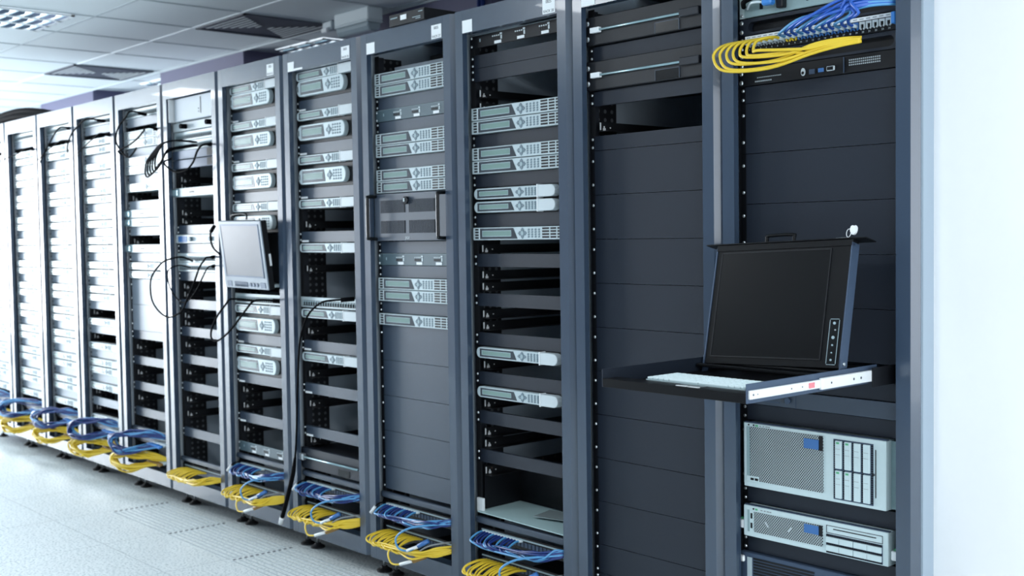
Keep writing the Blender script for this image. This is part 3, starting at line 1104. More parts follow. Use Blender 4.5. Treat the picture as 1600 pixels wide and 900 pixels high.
t = dev('rack_server', 1, 26, 4, 'tall pale blue grey server with honeycomb grille and eight drive bays', 'server', 'pale servers under the keyboard drawer')
mb().box(.0495, .4715, .020, .60, .004, .1740).build('chassis', 'server_white', t, .0015)
mb().box(.0495, .4715, .024, .035, .1740, .1768).build('lid_edge', 'gun_blue', t)
for a in ((.030, .0495), (.4715, .508)):
    mb().box(a[0], a[1], .044, .05, .006, .172).build('ear', 'teal_panel', t)
mb().box(.072, .297, .0175, .021, .022, .165).build('grille', 'server_mesh', t)
s = mb(); s.box(.060, .070, .0185, .0205, .022, .165)
s.build('light_strip', 'teal_panel', t)
s = mb(); s.box(.060, .100, .0165, .021, .018, .034)
s.build('port_plate', 'server_white', t, .001)
for x in (.074, .088):
    mb().box(x, x + .010, .0155, .017, .023, .029).build('usb_port', 'black', t)
mb().box(.241, .285, .0160, .0178, .130, .155).build('blue_badge', 'blue_sticker', t)
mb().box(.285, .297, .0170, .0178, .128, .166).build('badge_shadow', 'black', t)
s = mb()
for a in ((.100, .106), (.111, .116), (.120, .127), (.129, .134)):
    s.box(a[0], a[1], .0190, .0205, .1680, .1705)
s.build('printed_marks', 'ink_soft', t)
mb().box(.080, .084, .0188, .0205, .1675, .1715).build('indicator', 'black', t)
mb().box(.088, .096, .0188, .0205, .1670, .1715).build('logo_mark', 'green_dot', t)
mb().box(.064, .068, .0188, .0205, .1675, .1715).build('indicator', 'black', t)
mb().box(.327, .438, .0185, .0205, .012, .163).build('bay_surround', 'gun_blue', t)
for j in range(2):
    for i in range(4):
        x = .3345 + i * .0262
        z = .016 + (1 - j) * .0745
        dr = mb().box(x, x + .0175, .013, .0195, z, z + .0695).build('drive_bay', 'server_white', t, .0008)
        if i < 2:
            mb().box(x + .004, x + .012, .0122, .0131, z + .062, z + .0665).build('indicator', 'green_dot', dr)
        l = mb()
        l.box(x + .002, x + .0145, .0124, .0131, z + .049, z + .0498); l.box(x + .002, x + .0145, .0124, .0131, z + .035, z + .0358)
        l.build('marking', 'ink_soft', dr)
for i in range(5):
    x = .3275 + i * .0262
    s = mb()
    for j in range(26):
        s.box(x + .001, x + .0058, .0172, .0187, .0165 + j * .0056, .0165 + j * .0056 + .0030)
    s.build('bay_vent', 'black', t)
mb().box(.4435, .4455, .0188, .0205, .032, .150).build('disc_slot', 'black', t)
MB(OFF).tube([(.4365 + .002, .0205, .088), (.4365 + .002, .0185, .088)], .0035, 8).build('button', 'ink', t)
for z in (.030, .150):
    o = screw_part(t, .492, z, .043); o.scale = (1.7, 1, 1.7)
    o = screw_part(t, .0335, z, .043)

t = dev('rack_server', 1, 31, 2, 'low pale blue grey server with honeycomb grille and flat drive bays', 'server', 'pale servers under the keyboard drawer')
mb().box(.0475, .4770, .020, .60, .003, .0855).build('chassis', 'server_white', t, .0015)
mb().box(.0475, .4770, .024, .034, .0855, .0878).build('lid_edge', 'gun_blue', t)
mb().box(.083, .295, .0175, .021, .018, .071).build('grille', 'server_mesh', t)
for x, rot in ((.125, 1), (.198, -1)):
    MB(OFF).obox((x, .0165, .044), (1, 0, -1.2 * rot), (0, 1, 0), (1.2, 0, rot), .016, .001, .004).build('grille_tab', 'cover_white', t)
mb().box(.241, .284, .0160, .0178, .046, .068).build('blue_badge', 'blue_sticker', t)
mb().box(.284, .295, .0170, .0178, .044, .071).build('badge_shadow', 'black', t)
mb().box(.061, .067, .0185, .0205, .016, .074).build('light_strip', 'teal_panel', t)
for z in (.026, .052):
    mb().box(.071, .076, .0185, .0205, z, z + .014).build('usb_port', 'black', t)
mb().box(.078, .082, .0188, .0205, .0765, .0805).build('indicator', 'black', t)
mb().box(.086, .093, .0188, .0205, .0760, .0805).build('logo_mark', 'green_dot', t)
s = mb()
for a in ((.103, .109), (.114, .119), (.123, .130), (.132, .137)):
    s.box(a[0], a[1], .0190, .0205, .0770, .0795)
s.build('printed_marks', 'ink_soft', t)
s = mb()
for a in ((.305, .463, .056, .0572), (.305, .463, .0745, .0757), (.305, .3062, .056, .0757), (.4618, .463, .056, .0757)):
    s.box(a[0], a[1], .0188, .0205, a[2], a[3])
s.build('disc_tray_seam', 'ink', t)
mb().box(.325, .445, .0186, .0205, .0668, .0688).build('disc_slot', 'black', t)
s = mb(); s.box(.305, .463, .0186, .0205, .006, .0535); s.build('bay_surround', 'gun_blue', t)
for j in range(2):
    for i in range(2):
        x = .3065 + i * .0785; z = .0115 + j * .0215
        dr = mb().box(x, x + .0765, .014, .0195, z, z + .0145).build('drive_bay', 'server_white', t, .0008)
        mb().box(x + .038, x + .0385, .0133, .0141, z + .001, z + .0135).build('marking', 'ink_soft', dr)
for z in (.0068, .0270, .0488):
    s = mb()
    for j in range(30):
        s.box(.3065 + j * .0052, .3065 + j * .0052 + .0033, .0172, .0187, z, z + .0038)
    s.build('bay_vent', 'black', t)
for x in (.0335, .4925):
    mb().box(x - .0095, x + .0115, .022, .05, .020, .043).build('rack_clip', 'white', t, .002)
    mb().box(x - .006, x + .008, .028, .05, .043, .047).build('clip_button', 'green_dot', t, .001)

t = dev('rack_server', 1, 34, 4, 'dark server with horizontal slats, cut by the bottom edge', 'server')
mb().box(.026, .508, .030, .05, .002, .1768).build('bezel', 'gun_blue', t, .002)
mb().box(.0445, .4895, .05, .50, .003, .176).build('chassis', 'black', t)
s = mb()
for j in range(20):
    z = .166 - j * .0080
    s.box(.072, .262, .0285, .031, z - .0050, z)
s.build('slats', 'black', t)
mb().box(.052, .067, .0280, .0305, .10, .165).build('paper_label', 'silver', t)
mb().box(.028, .045, .022, .031, .150, .168).build('latch', 'steel', t, .003)
mb().box(.285, .37, .0285, .0305, .135, .160).build('drive_label', 'black', t)
text_mesh('COM', .018, 'cover_white', t, (.328 - OFF[0], .0283 - OFF[1], .147))
t['label'] = 'dark blue grey server with horizontal black slats, cut by the bottom edge'

# ---- keyboard drawer with fold-up screen
t = empty('rack_console', (-.30, 0, .937), 'pulled out black rack drawer with white keyboard and raised black screen', 'keyboard drawer')
KO = (-.30, 0, .937)


def kb():
    return MB(KO)


ZL, ZH = .9405, .9795
YF, YB = -.520, -.085
XL, XR = -.512, -.0955
kb().box(XL, XR, YF + .004, -.02, ZL, ZL + .004).build('tray_floor', 'monitor_black', t)
kb().box(XL, XR, YF, YF + .005, ZL - .003, ZL + .0175).build('front_lip', 'monitor_black', t, .001)
kb().box(XL - .003, XL, YF, -.02, ZL - .003, ZH).build('side_wall', 'blank', t, .0006)
kb().box(XR, XR + .003, YF, -.02, ZL - .003, ZH).build('side_wall', 'gun_blue', t, .0006)
kb().box(XL, XR, -.025, -.02, ZL, ZH - .008).build('rear_wall', 'monitor_black', t)
kb().box(XL + .002, XR - .002, YF + .005, YF + .052, ZL + .004, ZL + .0165).build('palm_rest', 'monitor_black', t, .001)
for x, w_ in ((-.298, .030), (-.264, .030)):
    kb().box(x, x + w_, YF + .012, YF + .021, ZL + .0165, ZL + .0185).build('touchpad_button', 'steel', t, .0008)
kb().box(-.298, -.234, YF + .026, YF + .048, ZL + .0165, ZL + .0172).build('touchpad', 'black_gloss', t)
kx0, kx1, ky0, ky1 = -.424, -.140, -.466, -.352
kt = kb().box(kx0, kx1, ky0, ky1, ZL + .004, ZL + .0185).build('keyboard', 'key_gap', t, .001)
s = kb()
rows = 6
for j in range(rows):
    y = ky0 + .003 + j * .0181
    x = kx0 + .002
    while x < kx1 - .010:
        w_ = .0163
        if j == 0 and -.36 < x < -.27:
            w_ = .085
        w_ = min(w_, kx1 - .002 - x)
        s.box(x, x + w_ - .002, y, y + .0155, ZL + .0185, ZL + .0235)
        x += w_ + .0003
s.build('keys', 'keys', kt, .0012)
# telescopic slide rails on both sides
for sx, nm in ((XR + .003, 'slide_rail'), (XL - .014, 'slide_rail')):
    zc_ = (ZL + ZH) / 2 - .004
    sr = kb().box(sx, sx + .006, YF + (.004 if sx > -.2 else .12), -.22, zc_ - .0095, zc_ + .0095).build('slide_rail', 'steel', t, .001)
    sr2 = kb().box(sx + .002, sx + .011, -.262, .045, zc_ - .013, zc_ + .013).build('outer_rail', 'steel', t, .0015)
    if sx > -.2:
        h_ = kb()
        for y, r_ in ((-.505, .0025), (-.490, .0016), (-.37, .002), (-.33, .0018), (-.30, .0018)):
            h_.tube([(sx + .0055, y, zc_), (sx + .0064, y, zc_)], r_, 8)
        h_.build('rivet_hole', 'ink', sr)
        h_ = kb()
        for y, r_ in ((-.225, .0026), (-.135, .0032), (-.105, .0032)):
            h_.tube([(sx + .0105, y, zc_), (sx + .0114, y, zc_)], r_, 8)
        h_.build('rivet_hole', 'ink', sr2)
        kb().box(sx + .0055, sx + .0068, -.306, -.284, zc_ - .006, zc_ + .006).build('red_label', 'red_label', sr)
kb().box(XR + .014, XR + .017, -.06, .05, .930, .975).build('rail_bracket', 'black', t)
kb().box(XL - .017, XL - .014, -.06, .05, .930, .975).build('rail_bracket', 'black', t)
# screen: leans back
B0 = Vector((-.3035, -.158, .972)); T0 = Vector((-.3155, -.082, 1.268))
uz = (T0 - B0).normalized(); ux = Vector((1, 0, 0)); ux = (ux - uz * ux.dot(uz)).normalized(); uy = uz.cross(ux).normalized()
Hs = (T0 - B0).length; Ws = .392
ctr = (B0 + T0) / 2
sc = kb().obox(ctr + uy * .011, ux, uy, uz, Ws, .022, Hs).build('screen_housing', 'monitor_black', t, .0012)
kb().obox(ctr - uy * .0006 - ux * .018, ux, uy, uz, .318, .0016, .264).build('screen', 'screen_dark', sc)
fr = kb()
for dx, dz, w_, h_ in ((-.018 - .161, 0, .003, .270), (-.018 + .161, 0, .003, .270), (-.018, .1335, .324, .003), (-.018, -.1335, .324, .003)):
    fr.obox(ctr - uy * .0010 + ux * dx + uz * dz, ux, uy, uz, w_, .0022, h_)
fr.build('screen_rim', 'black', sc)
for sx in (-1, 1):
    kb().obox(ctr + uy * .013 + ux * sx * (Ws / 2 + .0015), ux, uy, uz, .003, .030, Hs - .01).build('side_plate', 'gun_blue', sc)
# control panel with outlined border
pc = ctr + ux * .1735 - uz * .0905 - uy * .0008
cp = kb().obox(pc, ux, uy, uz, .024, .0016, .108).build('button_panel', 'black_gloss', sc)
bd = kb()
for dx, dz, w_, h_ in ((-.0125, 0, .0012, .104), (.0125, 0, .0012, .104), (0, .054, .0235, .0012), (0, -.054, .0235, .0012)):
    bd.obox(pc - uy * .0009 + ux * dx + uz * dz, ux, uy, uz, w_, .0008, h_)
bd.build('panel_outline', 'key_light', sc)
for i, dz in enumerate((.044, .028, .010, -.008, -.026, -.043)):
    p = pc + uz * dz - uy * .0008 + ux * (0 if i != 1 else .004)
    kb().tube([p, p - uy * .002], (.0036, .002, .0040, .0022, .0018, .0026)[i], 8).build('button', 'key_light' if i != 1 else 'ink_soft', sc)
# the drawer face: thin plate now on top of the screen
pl = T0 + uz * .004 + uy * .018
fp = kb().obox(pl, ux, uy, uz, .468, .046, .003).build('drawer_front', 'monitor_black', t, .0006)
kb().obox(T0 - uz * .006 + uy * .011, ux, uy, uz, Ws + .006, .026, .016).build('top_bracket', 'monitor_black', t, .0008)
hp = pl + uz * .0015 - ux * .020
MB(KO).tube(smooth_path([hp - ux * .040, hp - ux * .040 + uz * .014, hp - ux * .036 + uz * .021, hp + ux * .036 + uz * .021, hp + ux * .040 + uz * .014, hp + ux * .040], 3), .0045, 8).build('handle', 'monitor_black', fp)
kp_ = pl + ux * .175 + uz * .0015 - uy * .01
kb().obox(kp_ + uz * .0012 - ux * .008, ux, uy, uz, .036, .010, .0022).build('lock_plate', 'zinc', fp)
for sx in (-1, 1):
    hg = B0 + ux * sx * (Ws / 2 + .003) + uy * .008
    kb().obox(hg - uz * .004, ux, uy, uz, .004, .020, .050).build('hinge', 'gun_blue', t)
    for dz in (.012, -.010):
        kb().tube([hg + uz * dz, hg + uz * dz + ux * sx * .006], .0038, 8).build('hinge_screw', 'zinc', t)
MB(KO).tube([(XL + .02, -.150, .968), (XR - .02, -.150, .968)], .006, 8).build('hinge_tube', 'monitor_black', t)
kb().box(XL + .004, XR - .004, -.185, -.165, .958, .966).build('rear_ridge', 'monitor_black', t, .002)
# keys in the lock
t = empty('key_bunch', tuple(kp_ + uz * .004), 'small silver keys on a ring standing on the raised drawer front', 'keys')
KK = kp_ + uz * .004
ring = [KK + ux * (.006 * math.cos(a) + .004) + uz * (.010 + .010 * math.sin(a)) for a in [i * math.pi / 8 for i in range(17)]]
MB(KK).tube(ring, .0009, 5).build('ring', 'steel', t)
for s_k, (dx, rot) in enumerate(((.014, .25), (.018, -.1))):
    cK = KK + ux * dx + uz * .017 + uy * (.002 * s_k)
    a1 = (ux * math.cos(rot) + uz * math.sin(rot)); a2 = (uz * math.cos(rot) - ux * math.sin(rot))
    pts = [(cK + a1 * .0075 * math.cos(i * math.pi / 6) + a2 * .012 * math.sin(i * math.pi / 6)) for i in range(12)]
    m_ = MB(KK)
    m_._add([p for p in pts] + [p + uy * .0015 for p in pts], [tuple(range(12)), tuple(range(12, 24))] + [(i, (i + 1) % 12, (i + 1) % 12 + 12, i + 12) for i in range(12)])
    m_.build('key', 'steel', t)

# ------------------------------------------------------------------ vented box in rack 4
t = dev('vented_server', 4, 11, 4, 'protruding slate box with four vent fields and upright side handles', 'server')
mb().box(.045, .489, .005, .35, .002, .176).build('chassis', 'blank_light', t, .002)
for x0 in (.086, .262):
    for z0 in (.030, .105):
        w_ = .152
        b_ = mb().box(x0, x0 + w_, .0038, .0055, z0, z0 + .046).build('vent_field', 'black', t)
        s = mb()
        for j in range(20):
            s.box(x0 + j * w_ / 20, x0 + j * w_ / 20 + .0022, .0025, .004, z0, z0 + .046)
        s.build('vent_slats', 'blank_light', b_)
s = MB(OFF).tube([(.250, .005, .148), (.250, -.006, .148)], .014, 14)
s.build('lock', 'black_gloss', t)
mb().box(.244, .250, -.008, -.005, .143, .156).build('lock_mark', 'silver', t)
text_mesh('JASA', .013, 'cover_white', t, (.250 - OFF[0], .0045 - OFF[1], .013))
for x in (.056, .480):
    MB(OFF).tube(smooth_path([(x, .005, .168), (x, -.030, .166), (x, -.034, .158), (x, -.034, .020), (x, -.030, .012), (x, .005, .010)], 3), .0065, 8).build('handle', 'black_gloss', t)
mb().box(.026, .045, .030, .036, .003, .175).build('ear', 'black', t)
mb().box(.489, .508, .030, .036, .003, .175).build('ear', 'black', t)

t.location.y += .012

# clutter at the top of rack 4
t = dev('equipment_tray', 4, -.1, .5, 'pale grey equipment seen above the silver units, rack with the vented black box', 'tray')
mb().box(.046, .489, .12, .50, -.012, .006).build('tray', 'rack_side', t, .001)
mb().box(.225, .36, .15, .30, .006, .030).build('black_box', 'black', t, .003)
mb().box(.40, .45, .10, .20, -.004, .022).build('grey_box', 'gun_blue', t, .003)
MB(OFF).tube(smooth_path([(.12, .25, .02), (.2, .2, .035), (.3, .22, .04), (.42, .18, .035), (.47, .2, .02)]), .004, 6).build('lead', 'cord_black', t)

# small box on top of rack 4
t = empty('network_box', (-1.95, .10, ZT), 'small black network box with white label on top of a rack', 'network box')
O4 = (-1.95, .10, ZT)
MB(O4).box(-2.055, -1.848, -.012, .20, ZT + .001, ZT + .042).build('case', 'black', t, .0015)
MB(O4).box(-1.985, -1.950, -.0135, -.0115, ZT + .016, ZT + .033).build('paper_label', 'paper', t)
s = MB(O4)
for i in range(6):
    s.box(-2.045 + i * .007, -2.040 + i * .007, -.0132, -.0115, ZT + .026, ZT + .030)
s.box(-1.915, -1.868, -.0132, -.0115, ZT + .014, ZT + .0165); s.box(-1.895, -1.868, -.0132, -.0115, ZT + .008, ZT + .0105); s.box(-1.88, -1.856, -.0132, -.0115, ZT + .030, ZT + .033)
s.build('front_marks', 'key_light', t)
MB(O4).box(-2.055, -1.70, .20, .215, ZT + .001, ZT + .03).build('rear_ledge', 'black', t)

# sagging white shelf in rack 3 and papers on it
t = dev('rack_shelf', 3, 35, 1, 'pale sagging shelf tray low in the rack of silver keypad units', 'shelf')
mb()._add([(.040, .03, .006), (.490, .03, .0), (.490, .22, .006), (.040, .22, .012), (.040, .03, .009), (.490, .03, .003), (.490, .22, .009), (.040, .22, .015)], [(0, 1, 2, 3), (4, 5, 6, 7), (0, 1, 5, 4), (1, 2, 6, 5), (2, 3, 7, 6), (3, 0, 4, 7)]).build('tray', 'shelf_pale', t)
mb().box(.026, .058, .040, .05, .006, .052).build('ear', 'white', t, .001)
mb().box(.489, .508, .044, .05, .006, .052).build('ear', 'white', t, .001)
tt = mb().box(.27, .42, .09, .19, .016, .0185).build('paper_sheet', 'clear_sheet')
tt.location = t.location; tag(tt, 'translucent grey sheet lying on the pale sagging shelf', 'sheet'); tt.rotation_euler = (0, 0, .25)
tt = mb().box(.42, .485, .12, .21, .016, .036).build('grey_case', 'gun_blue', bevel=.003)
tt.location = t.location; tag(tt, 'dark grey case at the back of the pale sagging shelf', 'case')
t = dev('black_enclosure', 3, 32.2, 2.6, 'dark backed enclosure above the pale sagging shelf', 'enclosure')
mb().box(.0445, .489, .225, .24, -.04, .11).build('rear_wall', 'black', t)
mb().box(.0445, .0475, .06, .225, -.040, .11).build('side_wall', 'black', t)

# ------------------------------------------------------------------ small fold-up monitor in rack 6
mo = Vector((-3.105, -.03, 1.088))
t = empty('small_monitor', tuple(mo), 'small grey monitor with button strip leaning out of a rack', 'monitor')
uz = Vector((.016, -.13, 1)).normalized(); ux = Vector((1, .0, -.016)); ux = (ux - uz * ux.dot(uz)).normalized(); uy = uz.cross(ux).normalized()
Wm, Hm = .372, .292
ctr = mo + uz * (Hm / 2) 


def mm():
    return MB(mo)


mm().obox(ctr + uy * .014, ux, uy, uz, Wm, .026, Hm).build('housing', 'black', t, .002)
bz = mm().obox(ctr - uy * .001, ux, uy, uz, Wm, .006, Hm).build('bezel', 'bezel_grey', t, .002)
mm().obox(ctr - uy * .0045 + uz * .018 , ux, uy, uz, .318, .0016, .215).build('screen', 'screen_grey', bz)
fr = mm()
for dx, dz, w_, h_ in ((-.162, .018, .006, .227), (.162, .018, .006, .227), (0, .129, .330, .006), (0, -.093, .330, .006)):
    fr.obox(ctr - uy * .0048 + ux * dx + uz * dz, ux, uy, uz, w_, .003, h_)
fr.build('screen_rim', 'gun_blue', bz)
for dx in (-.145, .145):
    mm().obox(ctr - uy * .0048 + ux * dx - uz * .127, ux, uy, uz, .040, .0016, .024).build('speaker_grille', 'gun_blue', bz)
bt = mm()
for i in range(9):
    bt.obox(ctr - uy * .0052 + ux * (-.095 + i * .013) - uz * .127, ux, uy, uz, .006, .002, .022)
for i in range(3):
    p = ctr - uy * .0052 + ux * (.040 + i * .028) - uz * .127
    bt.tube([p, p - uy * .002], .009, 10)
bt.build('button', 'gun_blue', bz)
mm().obox(mo + uz * .01 + uy * .05, ux, Vector((0, 1, 0)), Vector((0, 0, 1)), .36, .10, .012).build('hinge_tray', 'silver', t)
MB(mo).tube(smooth_path([ctr + ux * (-.11) + uz * .150 + uy * .03, ctr - ux * .108 + uz * .168 + uy * .03, ctr + ux * .012 + uz * .172 + uy * .03, ctr + ux * .014 + uz * .150 + uy * .03], 3), .004, 6).build('handle', 'black', t)
mm().obox(ctr + ux * (Wm / 2 + .004) + uy * .02 - uz * .02, ux, uy, uz, .004, .008, .05).build('latch', 'white', t)
# dark interior behind the monitor: shade put in as a black plate
t = dev('monitor_recess', 6, 14, 6, 'dark recess with sockets behind the small monitor, shade as black plate', 'housing')
mb().box(.026, .508, .16, .17, .002, .2645).build('back_plate', 'black', t)
mb().box(.40, .45, .12, .16, .16, .185).build('socket', 'gun_blue', t, .003)
MB(OFF).tube(smooth_path([(.40, .12, .14), (.46, .09, .12), (.47, .09, .07), (.42, .1, .05), (.38, .12, .07)]), .004, 6).build('coiled_lead', 'cord_grey', t)
s = mb(); s.box(.38, .42, .10, .14, .01, .03); s.box(.44, .455, .10, .13, .03, .05)
s.build('connector', 'ink_soft', t)

# ------------------------------------------------------------------ patch cords
rnd = random.Random(3)


def cord(name, pts, r, m, label, group, plug=None, boot=None, cat='patch cable', plen=.018, prad=.0048):
    t = empty(name, tuple(pts[0]), label, cat, group)
    p = smooth_path(pts, 5)
    MB(pts[0]).tube(p, r, 6).build('sheath', m, t)
    if plug:
        a, b_ = p[0], p[1]
        d = (b_ - a).normalized()
        MB(pts[0]).tube([a - d * .004, a + d * plen], prad, 6).build('plug', plug, t)
        if boot:
            MB(pts[0]).tube([a + d * plen, a + d * (plen + .022)], prad * .9, 6).build('boot', boot, t)
    return t


# rack 1: yellow cords looping out to the left and back to the right
yl = 'yellow patch cord looping from the labelled network ports, top of console rack'
for i in range(7):
    xp = X1 + .060 + i * .0178
    x0 = xp
    zc0 = zt(3.55)
    bulge = .052 - i * .0055
    zlow = zt(5.62) + i * .0065 - (.005 if i % 2 else 0)
    pts = [Vector((x0, .040, zc0)), Vector((x0 - .004, .0, zc0 + .002)), Vector((x0 - .012 - bulge * .2, -.050, zc0 - .012)),
           Vector((x0 - bulge * .62 + .002, -.072, zc0 - .040)), Vector((x0 + .012, -.080, zlow + .012)), Vector((X1 + .205 + i * .009, -.074 + .004 * (i % 3), zlow + .004 + (i % 3) * .003)),
           Vector((X1 + .315, -.055 + .005 * (i % 2), zt(5.0) + (i * 3 % 7) * .0035)), Vector((X1 + .380, -.034, zt(4.72) + (i * 3 % 7) * .0028)), Vector((X1 + .425, -.014 + .003 * (i % 3), zt(4.58) + (i * 3 % 7) * .0018))]
    cord('patch_cable', pts, .0040, 'cord_yellow', yl, 'yellow cords at the labelled ports', 'plug_clear')
    cord_tail = None
for i in range(12):
    xp = X1 + .060 + (7 + i) * .0178
    zc0 = zt(3.52)
    j = (i * 5) % 12
    pts = [Vector((xp, .040, zc0)), Vector((xp + .002, .008, zc0 + .002)), Vector((xp + .022, -.028, zc0 + .003 + (i % 3) * .002)),
           Vector((xp + .070 + (11 - i) * .003, -.050 - (i % 3) * .006, zc0 + .012 + (11 - i) * .0012)), Vector((X1 + .395 + i * .003, -.046 - (i % 3) * .006, zt(3.0) + j * .0028)),
           Vector((X1 + .455, -.028, zt(2.82) + j * .0026)), Vector((X1 + .492, .010, zt(2.75) + j * .0020)), Vector((X1 + .505, .040, zt(2.75) + j * .0018))]
    cord('patch_cable', pts, .0040, 'cord_bright' if i % 3 else 'cord_lightblue', 'blue patch cord sweeping from the labelled network ports, top of console rack' if i % 3 else 'light blue patch cord sweeping from the labelled network ports, top of console rack',
         'blue cords at the labelled ports' if i % 3 else 'light blue cords at the labelled ports', 'plug_clear')

# bundles at the foot of the racks
FOOT = {3: 'rack with the sagging white shelf', 4: 'rack with the vented black box', 5: 'rack left of the vented box', 6: 'rack behind the small monitor', 7: 'rack left of the small monitor',
        8: 'fifth rack from the left', 9: 'fourth rack from the left', 10: 'third rack from the left', 11: 'second rack from the left', 12: 'leftmost rack'}
for k in range(3, 13):
    x0 = rx(k)
    for colr, zp, m_, nm in (('blue', zt(37.6), 'cord_blue', 'blue'), ('yellow', zt(39.6), 'cord_yellow', 'yellow')):
        if k == 7 and colr == 'blue':
            continue
        J = lambda q: (rnd.random() - .5) * 2 * q
        for i in range(13):
            if k <= 7:
                if colr == 'yellow':
                    ax = x0 + .075 + i * .0165
                    dn = .004 * (i % 3)
                    A_ = Vector((ax, .045, zp + .006))
                    pts = [A_, A_ + Vector((-.004, -.050, .004 + J(.003))), A_ + Vector((-.010 + J(.006), -.098 + J(.006), -.010 + J(.004))), A_ + Vector((.012, -.116 + J(.006), -.022 - dn)),
                           A_ + Vector((.070, -.104 + J(.008), -.020 + J(.007))), Vector((x0 + .38 + J(.02), -.075 + J(.01), zp - .006 + J(.016))), Vector((x0 + .455, -.035, zp + .008 + J(.016))), Vector((x0 + .500, .04, zp + .014 + J(.012))), Vector((x0 + .505, .075, zp + .014 + J(.01)))]
                else:
                    ax = x0 + .070 + i * .0155
                    A_ = Vector((ax, .045, zp + .012))
                    pts = [A_, A_ + Vector((-.004, -.030, .002)), A_ + Vector((.0 + J(.005), -.070 + J(.006), -.014 + J(.005))), A_ + Vector((.034, -.080 + J(.006), -.024 + J(.006))),
                           A_ + Vector((.100, -.070 + J(.008), -.020 + J(.010))), Vector((x0 + .41 + J(.02), -.045 + J(.01), zp + .010 + J(.016))), Vector((x0 + .47, -.012, zp + .020 + J(.014))), Vector((x0 + .500, .04, zp + .022 + J(.012))), Vector((x0 + .505, .075, zp + .022 + J(.01)))]
            else:
                # fat loops thrown forward and to the left
                A_ = Vector((x0 + .30 + i * .011, .045, zp + .004))
                up = .050 if colr == 'blue' else .030
                lx = x0 + .085 + J(.018) + (.0 if colr == 'blue' else .02)
                yy = -.105 + J(.020)
                pts = [A_, A_ + Vector((-.02, -.045, -.010)), Vector((lx + .150 + J(.01), yy + .035, zp - .036 + J(.017))), Vector((lx + .070, yy + .005, zp - .034 + J(.020))), Vector((lx + .012, yy, zp - .016 + J(.017))),
                       Vector((lx, yy + .004, zp + .012 + J(.017))), Vector((lx + .045, yy + .020, zp + up * .75 + J(.017))), Vector((lx + .13, yy + .060, zp + up + J(.017))), Vector((x0 + .36, .0, zp + up + J(.020))), Vector((x0 + .46, .04, zp + up - .010 + J(.01))), Vector((x0 + .495, .075, zp + up - .012 + J(.01)))]
            mm_ = m_ if (colr == 'yellow' or i % 4) else 'cord_lightblue'
            nn_ = nm if mm_ != 'cord_lightblue' else 'light blue'
            cord('patch_cable', pts, .0036 if k <= 7 else .0046, mm_, '%s patch cord bundled at the foot of the %s' % (nn_, FOOT[k]), '%s cords at the foot, %s' % (nn_, FOOT[k]), 'plug_clear' if (k > 7 or colr == 'blue') else None, boot=(('connector_blue' if colr == 'blue' else 'plug_brown') if k > 7 else None), plen=.034 if k > 7 else .018, prad=.0075 if k > 7 else .0048)

# single loose cords that stand out from the bundles
for k in (3, 4, 5, 6):
    x0 = rx(k)
    z = zt(37.9)
    t = empty('patch_cable', (x0 + .30, -.06, z), 'light blue cord with white tag, %s' % FOOT[k], 'patch cord')
    O_ = (x0 + .30, -.06, z)
    pts = smooth_path([(x0 + .50, .03, z + .03), (x0 + .44, -.05, z + .028), (x0 + .36, -.085, z + .008), (x0 + .305, -.098, z - .030), (x0 + .315, -.098, z - .066), (x0 + .36, -.088, z - .070), (x0 + .395, -.070, z - .052), (x0 + .425, -.045, z - .030)], 6)
    MB(O_).tube(pts, .0038, 6).build('sheath', 'cord_lightblue', t)
    q = pts[-7:]
    MB(O_).tube([Vector((x0 + .355, -.0885, z - .071)), Vector((x0 + .395, -.070, z - .052))], .0062, 8).build('white_tag', 'white', t)
    MB(O_).tube([Vector((x0 + .395, -.070, z - .052)), Vector((x0 + .425, -.045, z - .030))], .0085, 8).build('blue_boot', 'plug_blue', t)
    t = empty('patch_cable', (x0 + .30, -.06, z - .1), 'yellow cord with white tag, %s' % FOOT[k], 'patch cord')
    z2 = zt(39.9)
    pts = smooth_path([(x0 + .24, -.06, z2 + .01), (x0 + .235, -.085, z2 - .012), (x0 + .27, -.098, z2 - .040), (x0 + .32, -.095, z2 - .036), (x0 + .37, -.075, z2 - .018), (x0 + .41, -.05, z2 + .002)], 6)
    O_ = (x0 + .30, -.06, z - .1)
    MB(O_).tube(pts, .0034, 6).build('sheath', 'cord_yellow', t)
    MB(O_).tube([Vector((x0 + .32, -.095, z2 - .036)), Vector((x0 + .37, -.075, z2 - .018))], .0058, 8).build('white_tag', 'white', t)
    MB(O_).tube([Vector((x0 + .37, -.075, z2 - .018)), Vector((x0 + .415, -.05, z2 + .004))], .009, 8).build('brown_boot', 'plug_brown', t)
    # clear plug wires beside it
    t = MB().tube(smooth_path([(x0 + .47, .02, z2 + .050), (x0 + .44, -.05, z2 + .045), (x0 + .405, -.072, z2 + .020), (x0 + .41, -.06, z2 - .002)], 5), .003, 6).build('grey_lead', 'cord_grey')
    tag(t, 'short grey lead by the tagged cords, %s' % FOOT[k], 'lead')
for k in (4, 5, 6):
    x0 = rx(k)
    z = zt(37.2)
    t = empty('tagged_lead', (x0 + .03, 0, z), 'short black lead with white tip, %s' % FOOT[k], 'lead')
    O_ = (x0 + .03, 0, z)
    MB(O_).tube(smooth_path([(x0 + .10, .06, z + .005), (x0 + .07, .03, z + .008), (x0 + .052, .008, z + .002), (x0 + .045, -.006, z - .008)], 4), .003, 6).build('sheath', 'cord_black', t)
    MB(O_).tube([(x0 + .045, -.006, z - .008), (x0 + .030, -.018, z - .034)], .006, 8).build('white_tip', 'white', t)

